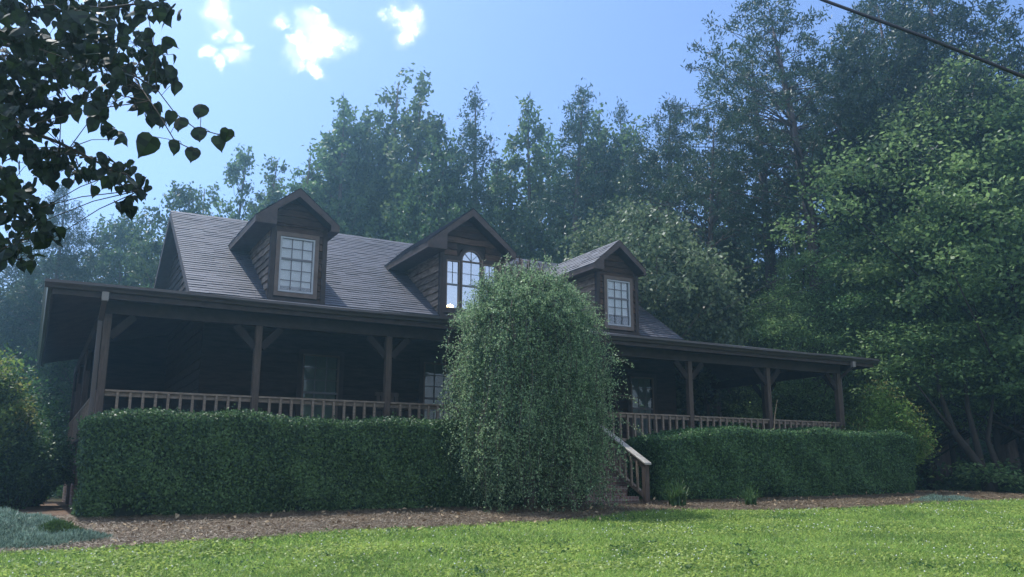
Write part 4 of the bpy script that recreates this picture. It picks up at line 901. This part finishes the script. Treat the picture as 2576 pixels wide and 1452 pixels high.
# dead pale snag
def snag(px, D, top, label):
    x, y = spot(px, D); z0 = gz(x, y); H = height_at(top, D)-z0; e = empty('dead_tree', (x, y, z0)); tag(e, label, 'tree'); mb = MB()
    mb.tube([(0, 0, -.2), (.05, .02, H*.4), (-.06, .03, H*.7), (-.16, 0, H)], [.085, .07, .05, .006], 8); mb.build('trunk', M['palebark'], e, smooth=True)
    rnd = random.Random(9); mb = MB()
    for k in range(9):
        mb = MB(); z = H*rnd.uniform(.45, .95); a = rnd.uniform(0, 6.28); l = rnd.uniform(.3, .9); mb.tube([(-.05, .02, z), (math.cos(a)*l*.5, math.sin(a)*l*.5, z+.1), (math.cos(a)*l, math.sin(a)*l, z+.3)], [.025, .016, .006], 5); mb.build('limb', M['palebark'], e)
snag(2048, 29.5, 500, 'pale dead trunk standing bare in front of the dark pines')
def bare_trunk(px, D, top, rad, label, lean=0, m='pinebark'):
    x, y = spot(px, D); z0 = gz(x, y); H = height_at(top, D)-z0; e = empty('tree_trunk', (x, y, z0)); tag(e, label, 'tree'); mb = MB()
    mb.tube([(0, 0, -.2), (lean*.2, 0, H*.3), (lean*.6, .05, H*.65), (lean, 0, H)], [rad*1.1, rad, rad*.85, rad*.6], 9); mb.build('trunk', M[m], e, smooth=True); return e
# curved forked tree on the dark bank, right
def curved_tree():
    x, y = spot(2482, 23.0); z0 = gz(x, y); e = empty('forked_tree', (x, y, z0)); tag(e, 'small dark forked tree with a bent trunk on the shaded bank at right', 'tree'); mb = MB(); Rv = Vector((_r[0], _r[1], 0))
    def P(u, v, w=0): return tuple(Rv*u+Vector((0, 0, v))+Vector((-_r[1], _r[0], 0))*w)
    mb.tube([P(.05, -.2), P(-.05, .5), P(-.35, 1.0), P(-.75, 1.6), P(-1.0, 2.6), P(-1.1, 3.8)], [.17, .14, .11, .09, .06, .03], 9)
    mb.tube([P(-.1, .55), P(-.1, 1.2, .1), P(-.2, 2.2, .2), P(-.1, 3.6, .3)], [.12, .09, .07, .03], 8)
    mb.tube([P(-.75, 1.6), P(-1.2, 2.0, -.3), P(-1.9, 2.9, -.5)], [.06, .045, .015], 6); mb.tube([P(.1, .1), P(.45, .6, .2), P(.3, 1.4, .3), P(.55, 2.6, .2)], [.12, .10, .07, .03], 8)
    mb.build('trunk', M['twig'], e, smooth=True)
    rng = np.random.default_rng(77); n = 60; C = np.array([P(rng.uniform(-2.6, 1.6), rng.uniform(2.6, 4.4), rng.uniform(-1, 1)) for _ in range(n)]+[P(rng.normal()*.3, .25+rng.random()*.5, -.3) for _ in range(7)])
    idx = np.repeat(np.arange(len(C)), 130); Pp = C[idx]+rng.normal(size=(len(idx), 3))*[.4, .4, .07]; nr = rng.normal(size=Pp.shape); nr[:, 2] += 2.5
    qobj('crown', leaves(Pp, nr, .12, .07, rng, droop=.4), M['leaf_bright'], e)
curved_tree()
# forest floor growth
def scrub(name, label, x0, x1, y0, y1, n, m, size, seed, hh, cat='undergrowth'):
    rng = np.random.default_rng(seed); X = rng.uniform(x0, x1, n); Y = rng.uniform(y0, y1, n); Z = g(X, Y)+rng.uniform(0, 1, n)**2*hh*(1+.6*np.sin(X*.9+Y*.7)); P = np.stack([X, Y, Z], 1); nr = rng.normal(size=P.shape); nr[:, 2] += 1.5
    o = qobj(name, leaves(P, nr, size, size*.6, rng), m); tag(o, label, cat, kind='stuff')
scrub('undergrowth', 'shaded undergrowth on the bank below the trees at right', 21.5, 42, -2, 22, 60000, M['leaf_far'], .16, 5, .55)
scrub('undergrowth', 'dark undergrowth of the wood behind the house', -14, 26, 13, 26, 60000, M['leaf_far'], .2, 6, 1.6)

# ------------------------------------------------------------------ SHRUBS
def shrub(name, x, y, H, R, label, seed, m1='bush', tips=None, nst=60, lsz=.06, shape=1.0, cat='shrub', z=None):
    rng = np.random.default_rng(seed); z0 = gz(x, y) if z is None else z; e = empty(name, (x, y, z0)); tag(e, label, cat); mb = MB(); Vs = []; Vt = []
    for k in range(nst):
        a = rng.uniform(0, 6.28); rr = R*math.sqrt(rng.random()); h = H*(1-.5*(rr/R)**2)*rng.uniform(.62, 1.1); r0 = rr*.25
        p0 = np.array([r0*math.cos(a), r0*math.sin(a), 0]); p1 = np.array([rr*math.cos(a), rr*math.sin(a), h])
        tt = np.linspace(0, 1, 12)[:, None]; cur = p0*(1-tt)+p1*tt+np.array([0, 0, 1])*np.sin(tt*3.14)*.1*H; 
        if k % 2 == 0: mb.tube([tuple(q) for q in cur[::3]], [.012, .01, .008, .004], 4)
        n = int(420*shape); u = rng.beta(2.2, 1.3, n); c = p0+(p1-p0)*u[:, None]+np.array([0, 0, 1])*(np.sin(u*3.14)*.1*H)[:, None]
        c = c+rng.normal(0, .13*R/1.2, (n, 3))*(.3+.9*u[:, None]); nr = rng.normal(size=c.shape); nr[:, 2] += .8
        Vv = leaves(c, nr, lsz, lsz*.5, rng)
        if tips is not None and rng.random() < .3:
            T = u > .90; Vt.append(Vv.reshape(-1, 4, 3)[T].reshape(-1, 3)); Vv = Vv.reshape(-1, 4, 3)[~T].reshape(-1, 3)
        Vs.append(Vv)
    qobj('foliage', np.concatenate(Vs), M[m1], e)
    if Vt: qobj('new_shoots', np.concatenate(Vt), M[tips], e)
    mb.build('stems', M['twig'], e); return e
shrub('red_tipped_shrub', 17.95, -.55, 2.65, 1.12, 'green shrub with reddish new tips behind the right end of the hedge', 3, 'bush', 'redtip', 90, .075)
shrub('leafy_shrub', -1.72, 3.0, 2.9, .88, 'tall yellow-green shrub at the left edge beside the porch corner', 4, 'bush', 'redtip', 85, .08)
shrub('leafy_shrub', -1.05, 3.3, 1.7, .8, 'dark low shrub nearest the porch wall under the yellow-green shrub', 5, 'hedge', None, 110, .07)
shrub('leafy_shrub', -2.2, 2.6, 1.55, .9, 'dark low shrub at the left edge below the yellow-green shrub', 6, 'hedge', None, 110, .07)
shrub('leafy_shrub', -.78, 4.9, 1.75, .72, 'dark shrub added over a sunlit patch by the side rail of the left porch', 15, 'hedge', None, 100, .07)  # added to cover a sunlit spot on the mulch
shrub('leafy_shrub', -2.2, 9.5, 3.8, 2.0, 'dark tall shrub furthest back at the left of the porch', 8, 'hedge', None, 130, .10)
# lilies
def lily(x, y, H, n, label, seed):
    rng = np.random.default_rng(seed); z0 = gz(x, y)+.02; V = []
    for k in range(n):
        a = rng.uniform(0, 6.28); l = H*rng.uniform(.7, 1.3); sp = rng.uniform(.15, .75); w_ = .016; d = np.array([math.cos(a), math.sin(a), 0]); s_ = np.array([-math.sin(a), math.cos(a), 0]); b = rng.normal(0, .05, 3)*[1, 1, 0]
        prev = None
        for i in range(6):
            u = i/5; p = b+d*l*sp*u**1.4+np.array([0, 0, l*(u*(1.15-sp*.2)-sp*.85*u**2.6)]); ww = w_*(1-u*.9)
            q = (p-s_*ww, p+s_*ww)
            if prev: V += [prev[0], prev[1], q[1], q[0]]
            prev = q
    o = qobj('lily_clump', np.array(V), M['lily']); o.location = (x, y, z0); tag(o, label, 'plant', 'grassy clumps in the mulch by the right hedge')
lily(9.25, -3.0, .48, 130, 'larger arching grassy clump right beside the step post', 1)
lily(10.75, -3.25, .36, 80, 'smaller upright grassy clump farther right in the mulch', 2)
# juniper / phlox mats
def mat_plant(x, y, rx, ry, h, n, label, seed, m='juniper', name='creeping_juniper', ls=.06):
    rng = np.random.default_rng(seed); a = rng.uniform(0, 6.28, n); r = np.sqrt(rng.random(n)); X = rx*r*np.cos(a); Y = ry*r*np.sin(a)
    k = 1+.15*np.sin(a*3+seed)+.1*np.sin(a*5); X *= k; Y *= k; Zt = h*np.clip(1-r**2.2, 0, 1)*(.75+.35*np.sin(X*7+seed)*np.cos(Y*6)); Z = Zt*rng.uniform(.55, 1, n)
    P = np.stack([X, Y, g(X+x, Y+y)-gz(x, y)+Z], 1); ax = rng.normal(size=P.shape); ax[:, 2] = np.abs(ax[:, 2])+.6
    o = qobj(name, leaves(P, rng.normal(size=P.shape), ls, ls*.16, rng, ax=ax), M[m]); o.location = (x, y, gz(x, y)+.02); tag(o, label, 'ground cover plant')
mat_plant(-1.15, -4.6, .95, .75, .20, 30000, 'pale grey-green creeping juniper spreading at the lower left corner', 1)
mat_plant(-.52, -4.25, .33, .30, .17, 9000, 'small greener juniper mound at the right tip of the pale one', 2, 'lily')
mat_plant(-1.25, -2.6, .8, .9, .22, 18000, 'wispy grey juniper patch behind the pale one near the shrub', 3)
mat_plant(15.6, -3.7, .8, .35, .12, 9000, 'thin bluish creeping juniper in the mulch at the far right', 4)
# stump at the left edge with dry stems
st_ = empty('stump', (-1.62, -3.1, gz(-1.62, -3.1))); tag(st_, 'weathered stump with dry twigs cut off by the left edge', 'stump')
mb = MB(); mb.tube([(0, 0, -.1), (0, 0, .1), (.02, 0, .3), (.0, .02, .42)], [.19, .16, .145, .13], 14); mb.build('wood', M['stump'], st_)
mb = MB(); rnd = random.Random(2)
for k in range(26): a = rnd.uniform(0, 6.28); l = rnd.uniform(.15, .5); mb.tube([(.05*math.cos(a), .05*math.sin(a), .4), (.1*math.cos(a), .1*math.sin(a), .4+l*.6), (.25*math.cos(a)*l*2, .25*math.sin(a)*l*2, .42+l)], [.006, .004, .002], 4)
mb.build('dry_twig', M['dry'], st_)
# leaning pale stick at the right porch rail
mb = MB(); mb.tube([(14.62, -.12, .62), (14.72, -.09, 1.15), (14.86, -.07, 1.55)], [.018, .015, .008], 6); tag(mb.build('stick', M['dry'], None), 'thin pale stick leaning on the right porch railing', 'stick')

# ------------------------------------------------------------------ NEAR TREE, top left
def near_tree():
    base = (-3.6, -9.2); z0 = gz(*base); t = empty('near_tree', (base[0], base[1], z0)); tag(t, 'large-leaved tree hanging dark branches into the upper left corner', 'tree'); org = Vector(t.location); rng = np.random.default_rng(12)
    Q = {'main': [[-3.3, -9.6, 2.4], [-2.4, -10.0, 2.1], [-1.718, -10.427, 1.927], [-1.25, -10.869, 1.73], [-0.905, -11.249, 1.561], [-0.701, -11.557, 1.407], [-0.612, -11.80, 1.251]],
         't1': [[-0.612, -11.8, 1.251], [-0.542, -11.868, 1.134], [-0.471, -11.946, 1.055], [-0.399, -12.033, 1.012], [-0.343, -12.112, 0.985]],
         't2': [[-0.701, -11.557, 1.407], [-0.612, -11.885, 1.121], [-0.547, -11.998, 0.965], [-0.503, -12.07, 0.921], [-0.468, -12.134, 0.885]],
         'up': [[-3.4, -9.5, 2.6], [-2.4, -9.9, 2.3], [-1.722, -10.434, 1.966], [-1.268, -10.901, 1.9], [-0.928, -11.291, 1.776], [-0.718, -11.622, 1.705], [-0.601, -11.782, 1.618]],
         'low': [[-3.4, -9.4, 2.0], [-2.4, -9.8, 1.8], [-1.71, -10.12, 1.617], [-1.225, -10.579, 1.454], [-0.946, -10.918, 1.26], [-0.771, -11.098, 1.13], [-0.657, -11.256, 1.041], [-0.576, -11.387, 0.919]],
         'low2': [[-3.4, -9.3, 1.7], [-2.3, -9.6, 1.5], [-1.62, -9.892, 1.443], [-1.212, -10.311, 1.287], [-1.077, -10.562, 1.059], [-0.992, -10.688, 0.912], [-0.913, -10.818, 0.789]]}
    mb = MB(); mb.tube([(0, 0, -.2), (.05, 0, 1.2), (.15, -.2, 2.6), (.25, -.35, 4.2), (.2, -.4, 6)], [.2, .16, .14, .11, .08], 10)
    for k, p in Q.items():
        n = len(p); mb.tube([Vector(q)-org for q in p], [(.0022 if k[0] == 't' else .003)+.022*(1-i/(n-1))**1.6*(0 if k[0] == 't' else 1) for i in range(n)], 6)
    clumps = [[-1.19,-11.55,1.59,0.09],[-1.1,-11.19,1.78,0.11],[-0.97,-11.49,1.66,0.1],[-0.85,-11.25,1.82,0.1],[-0.73,-11.28,1.84,0.08],[-0.69,-12.05,1.44,0.05],[-1.14,-11.85,1.31,0.09],[-1.07,-10.77,1.82,0.13],[-0.93,-11.63,1.45,0.11],[-0.81,-11.73,1.44,0.09],[-0.65,-10.79,1.92,0.09],[-0.62,-11.51,1.55,0.06],[-1.2,-10.67,1.68,0.12],[-1.04,-11.25,1.47,0.12],[-0.92,-11.09,1.57,0.12],[-0.81,-11.82,1.28,0.09],[-0.66,-11.23,1.55,0.09],[-0.54,-10.98,1.68,0.08],[-1.17,-11.07,1.35,0.11],[-1.07,-10.83,1.48,0.11],[-0.96,-10.98,1.42,0.09],[-0.88,-11.88,1.12,0.06],[-0.76,-10.98,1.49,0.07],[-0.64,-11.28,1.4,0.07],[-0.61,-11.68,1.18,0.05],[-1.12,-11.76,0.98,0.07],[-1.09,-10.61,1.39,0.07],[-1.13,-11.11,1.1,0.04],[-0.94,-10.87,1.21,0.09],[-0.82,-10.69,1.21,0.09],[-0.95,-10.85,1.12,0.08],[-1.05,-10.52,1.29,0.06],[-0.75,-11.41,1.0,0.06],[-0.63,-10.9,1.16,0.06],[-0.62,-11.39,0.94,0.05],[-1.16,-10.41,1.18,0.06],[-1.08,-10.52,1.09,0.07],[-1.08,-11.61,0.69,0.07],[-0.99,-11.59,0.67,0.08],[-0.93,-11.49,0.64,0.05],[-1.08,-10.34,0.9,0.07],[-0.8,-11.38,1.24,0.04],[-1.0,-11.0,1.3,0.05],[-0.7,-11.55,0.89,0.04],[-0.64,-11.27,0.88,0.04],[-0.56,-11.62,1.37,0.04],[-1.31,-11.32,1.6,0.16],[-1.32,-10.94,1.5,0.17],[-1.29,-10.88,1.23,0.13],[-1.29,-10.35,1.04,0.14],[-1.5,-10.74,1.71,0.17],[-1.5,-10.31,1.5,0.19]]
    iso = [[-0.637,-12.106,0.893,1.25],[-0.474,-12.044,0.988,0.9],[-0.402,-12.075,0.954,0.85],[-0.367,-12.101,0.98,0.8],[-0.486,-12.071,0.89,0.85],[-0.541,-12.047,0.916,0.8],[-0.537,-12.019,1.026,0.9],[-0.463,-12.019,1.097,0.9],[-0.57,-12.007,1.049,0.8],[-0.556,-11.845,1.307,0.85],[-0.547,-11.836,1.251,0.8],[-0.622,-11.876,1.574,0.7],[-0.631,-11.881,1.614,0.7],[-0.79,-11.162,0.96,0.8],[-0.92,-11.605,1.146,0.9],[-0.633,-11.342,0.867,0.7],[-0.817,-11.542,1.137,0.9],[-0.786,-11.68,1.154,0.9]]
    # heart shaped leaf with a pointed tip, slightly folded, as a strip of quads: stem at origin, tip at -z
    out = [(0, 0), (.20, .06), (.40, -.06), (.47, -.26), (.40, -.50), (.24, -.72), (.07, -.90), (.0, -1.04)]
    Vq = []; twigs = Vector((0, 0, 0)); allpts = [np.array(q) for p in Q.values() for a, b in zip(p[:-1], p[1:]) for q in [list(Vector(a).lerp(Vector(b), s_)) for s_ in (0, .25, .5, .75)]]; AP = np.array(allpts)
    def leaf(P, size, flat=False):
        yaw = rng.uniform(0, 6.28); til = rng.normal(0, .55); rol = rng.normal(0, .35)
        if flat: yaw = -.15+rng.normal(0, .55); til *= .4
        Mx = Matrix.Rotation(yaw, 3, 'Z') @ Matrix.Rotation(til, 3, 'X') @ Matrix.Rotation(rol, 3, 'Y'); fold = rng.uniform(.05, .75); curl = rng.uniform(-.6, .6); wv = rng.uniform(0, 6)
        P = Vector(P)-org
        def pt(x, z, s): return tuple(P+Mx @ Vector((s*x*size*.98, abs(x)*fold*size+curl*z*z*size*.4+.03*size*math.sin(z*9+wv)*(x > 0), z*size)))
        for s in (1, -1):
            for i in range(len(out)-1):
                (x0, z0_), (x1, z1_) = out[i], out[i+1]; Vq.extend([pt(0, min(z0_, 0) if i else 0, s), pt(x0, z0_, s), pt(x1, z1_, s), pt(0, min(z1_, 0), s)])
    clumps += [[-1.14,-11.0,1.22,.09],[-1.2,-11.3,1.05,.09],[-1.05,-11.1,1.08,.07],[-1.17,-11.2,.86,.08],[-1.12,-10.9,.72,.07],[-1.05,-11.2,.60,.07],[-1.2,-11.35,.55,.08],[-.72,-10.9,1.33,.05],[-.60,-11.7,1.46,.05],[-.60,-11.9,1.53,.035],[-1.0,-11.3,.80,.05]]
    for cx, cy, cz, r in clumps:
        n = max(10, int(27*(r/.085)**2)); r *= 1.15; c = np.array([cx, cy, cz]); j = AP[np.argmin(np.linalg.norm(AP-c, axis=1))]
        mb.tube([Vector(j)-org, Vector((j+c)/2)-org+Vector((0, 0, .02)), Vector(c)-org], [.0026, .002, .0015], 4)
        for k in range(n):
            o = rng.normal(size=3); o = o/np.linalg.norm(o)*r*rng.random()**.5*1.0; p = c+o*[1, 1, .95]; leaf(p+[0, 0, .03], rng.uniform(.036, .068)*(1.25 if rng.random() < .12 else 1))
            if k % 2 == 0: mb.tube([Vector(c)-org, Vector((c+p)/2)-org+Vector((0, 0, .012)), Vector(p)-org+Vector((0, 0, .03))], .0014, 3)
    for x, y, z, s_ in iso:
        leaf((x, y, z+.035), .078*s_, flat=True); c = np.array([x, y, z+.035]); j = AP[np.argmin(np.linalg.norm(AP-c, axis=1))]; mb.tube([Vector(j)-org, Vector((j+c)/2)-org+Vector((0, 0, .006)), Vector(c)-org], .0013, 4)
    # crown continuing out of view above and to the left
    for k in range(900):
        a = rng.uniform(0, 6.28); q = np.clip(rng.normal(size=3), -1.7, 1.7); p = (-4.2+1.2*q[0], -8.6+1.2*q[1], 4.9+1.0*q[2])
        leaf(p, rng.uniform(.1, .14))
    # a spherical leaf set is avoided: each leaf hangs from its own stalk
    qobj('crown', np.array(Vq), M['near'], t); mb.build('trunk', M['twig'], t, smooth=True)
near_tree()

# ------------------------------------------------------------------ CABLES
def cable(name, pts, r, label, cat, extra0=None):
    mb = MB(); P = [Vector(p) for p in pts]; fine = []
    for i in range(len(P)-1):
        for k in range(6): fine.append(P[i].lerp(P[i+1], k/6))
    fine.append(P[-1]); mb.tube(fine, r, 8); tag(mb.build(name, M['cable'], None, smooth=True), label, cat)
c0 = [(3.6, -6.4, 7.9), (4.792, -10.731, 3.771), (5.089, -11.441, 3.156), (5.429, -11.973, 2.667), (5.93, -12.751, 1.879)]
cable('power_cable', [(4.05, -8.2, 6.15), (4.40, -9.4, 5.02)]+c0[1:]+[(6.3, -13.4, 1.3)], .0145, 'thick black cable running down across the top right corner', 'cable')
cable('utility_wire', [(15.384, 2.516, 4.138), (16.101, 1.992, 4.655), (17.738, 0.856, 5.592), (19.463, -0.35, 6.616)], .006, 'upper of the two thin pale wires before the trees right of the roof', 'wire')
cable('utility_wire', [(15.412, 2.568, 3.869), (16.054, 2.134, 4.192), (17.622, 1.101, 4.871), (19.095, 0.123, 5.54)], .006, 'lower of the two thin pale wires before the trees right of the roof', 'wire')

# ------------------------------------------------------------------ LAWN GRASS, CLOVER, STRAW
def grass():
    rng = np.random.default_rng(42); n = 900000; d = 6.0+rng.random(n)**1.6*24; hw = d*.64; lat = rng.uniform(-1, 1, n)*hw
    F2 = np.array([math.sin(YAW), math.cos(YAW)]); R2 = np.array([math.cos(YAW), -math.sin(YAW)])
    X = CAM[0]+F2[0]*d+R2[0]*lat; Y = CAM[1]+F2[1]*d+R2[1]*lat
    k = (Y < edge(X)+rng.normal(0, .05, n)) & (g(X, Y) < 0) & (X < 30); X, Y, d = X[k], Y[k], d[k]; n = len(X)
    thin = rng.random(n) < np.clip(.55+.45*np.sin(X*1.7+Y*.6)*np.sin(Y*1.9-X*.4)+.25, .35, 1); X, Y, d = X[thin], Y[thin], d[thin]; n = len(X)
    wd = .0035+.00055*d; h = rng.uniform(.03, .075, n)*(1+.35*np.sin(X*.9+1)*np.sin(Y*1.3)); a = rng.uniform(0, 6.28, n); ln = rng.normal(0, .9, (n, 2))
    Z = g(X, Y)+.008; B0 = np.stack([X, Y, Z], 1); s = np.stack([np.cos(a), np.sin(a), 0*a], 1)*wd[:, None]; tip = B0+np.stack([ln[:, 0]*h, ln[:, 1]*h, h], 1)
    V = np.stack([B0-s, B0+s, tip], 1).reshape(-1, 3)
    o = qobj('grass', V, M['grass'], None, 3); tag(o, 'short bright green lawn grass', 'grass', kind='stuff')
    # clover leaf layer
    n = 420000; d = 6.2+rng.random(n)**1.4*14; lat = rng.uniform(-1, 1, n)*d*.64; X = CAM[0]+F2[0]*d+R2[0]*lat; Y = CAM[1]+F2[1]*d+R2[1]*lat
    k = (Y < edge(X)) & (X < 30) & (np.sin(X*2.3+Y)*np.sin(Y*2.9-X*.8)+rng.normal(0, .5, n) > .0); X, Y, d = X[k], Y[k], d[k]; P = np.stack([X, Y, g(X, Y)+.03+rng.random(len(X))*.03], 1); nr = rng.normal(size=P.shape)*.5; nr[:, 2] += 1
    o = qobj('clover', leaves(P, nr, .034, .026, rng), M['clover']); tag(o, 'small clover leaves mixed through the lawn', 'ground cover', kind='stuff')
    # broad weeds and a few fallen leaves
    nc = 110; d = 6.5+rng.random(nc)**1.2*14; lat = rng.uniform(-1, 1, nc)*d*.64; cx = CAM[0]+F2[0]*d+R2[0]*lat; cy = CAM[1]+F2[1]*d+R2[1]*lat; cr = rng.uniform(.05, .22, nc)
    idx = np.repeat(np.arange(nc), 45); X = cx[idx]+rng.normal(size=len(idx))*cr[idx]; Y = cy[idx]+rng.normal(size=len(idx))*cr[idx]; k = (Y < edge(X)) & (X < 30); X, Y = X[k], Y[k]; P = np.stack([X, Y, g(X, Y)+.03+rng.random(len(X))*.05], 1); nr = rng.normal(size=P.shape)*.6; nr[:, 2] += 1
    o = qobj('weed', leaves(P, nr, .045, .022, rng), M['lily']); tag(o, 'darker broad-leaved weeds in patches over the lawn', 'ground cover', kind='stuff')
    n = 900; X = rng.uniform(-3, 20, n); Y = edge(X)-.5+rng.random(n)*3.2; P = np.stack([X, Y, g(X, Y)+.06], 1); nr = rng.normal(size=P.shape)*.5; nr[:, 2] += 1
    o = qobj('fallen_leaf', leaves(P, nr, .07, .045, rng), M['dry']); tag(o, 'dry fallen leaves scattered over the mulch bed', 'leaves', kind='stuff')
    # clover flowers
    n = 4200; d = 6.4+rng.random(n)**.8*15; lat = rng.uniform(-1, 1, n)*d*.64; X = CAM[0]+F2[0]*d+R2[0]*lat; Y = CAM[1]+F2[1]*d+R2[1]*lat
    k = (Y < edge(X)-.1) & (X < 30) & (np.sin(X*1.3+Y*.5)*np.sin(Y*1.7-X*.6)+rng.normal(0, .5, n) > .35); X, Y, d = X[k], Y[k], d[k]; n = len(X); r = .005+.00045*d*rng.uniform(.5, 1.2, n); Z = g(X, Y)+.05+rng.random(n)*.03; c = np.stack([X, Y, Z], 1)
    o8 = np.array([[1, 0, 0], [0, 1, 0], [-1, 0, 0], [0, -1, 0], [0, 0, 1], [0, 0, -1]]); F = [(0, 1, 4), (1, 2, 4), (2, 3, 4), (3, 0, 4), (1, 0, 5), (2, 1, 5), (3, 2, 5), (0, 3, 5)]
    T = np.concatenate([o8[list(f)] for f in F]); V = (c[:, None, :]+T[None]*r[:, None, None]).reshape(-1, 3)
    o = qobj('clover_flower', V, M['flower'], None, 3); tag(o, 'tiny white clover flowers scattered over the lawn', 'flowers', kind='stuff')
    # pine straw needles on the bed
    n = 420000; X = rng.uniform(-4, 20, n); Y = edge(X)-.06+rng.random(n)**1.3*4.6; k = np.ones(n, bool); P = np.stack([X, Y, g(X, Y)+.026+rng.random(n)*.03], 1); a = rng.uniform(0, 6.28, n)
    ax = np.stack([np.cos(a), np.sin(a), rng.normal(0, .22, n)], 1); nr = np.stack([rng.normal(0, .3, n), rng.normal(0, .3, n), np.ones(n)], 1)
    o = qobj('pine_straw', leaves(P, nr, .065, .006, rng, ax=ax), leafmat('straw needles', (.095, .070, .046), (.255, .195, .130), .1, 3, island=.3)); tag(o, 'brown pine straw needles covering the bed before the hedges', 'mulch', kind='stuff')
grass()

# ------------------------------------------------------------------ HAZE, also standing in for lens veil and glare
hb = MB(); hb.box(-70, 90, -45, 90, -8, 34)
hz = hb.build('haze', None); tag(hz, kind='stuff'); hz['label'] = 'thin blue haze over the wood, also standing in for lens veil'; hz['category'] = 'haze'
hm = bpy.data.materials.new('haze'); hm.use_nodes = True; t = hm.node_tree; t.nodes.clear(); v = N(t, 'ShaderNodeVolumePrincipled'); v.inputs['Density'].default_value = .0042; v.inputs['Color'].default_value = (.44, .80, 1, 1); v.inputs['Anisotropy'].default_value = .76
o = N(t, 'ShaderNodeOutputMaterial'); L(t, v.outputs[0], o.inputs['Volume']); hz.data.materials.append(hm)
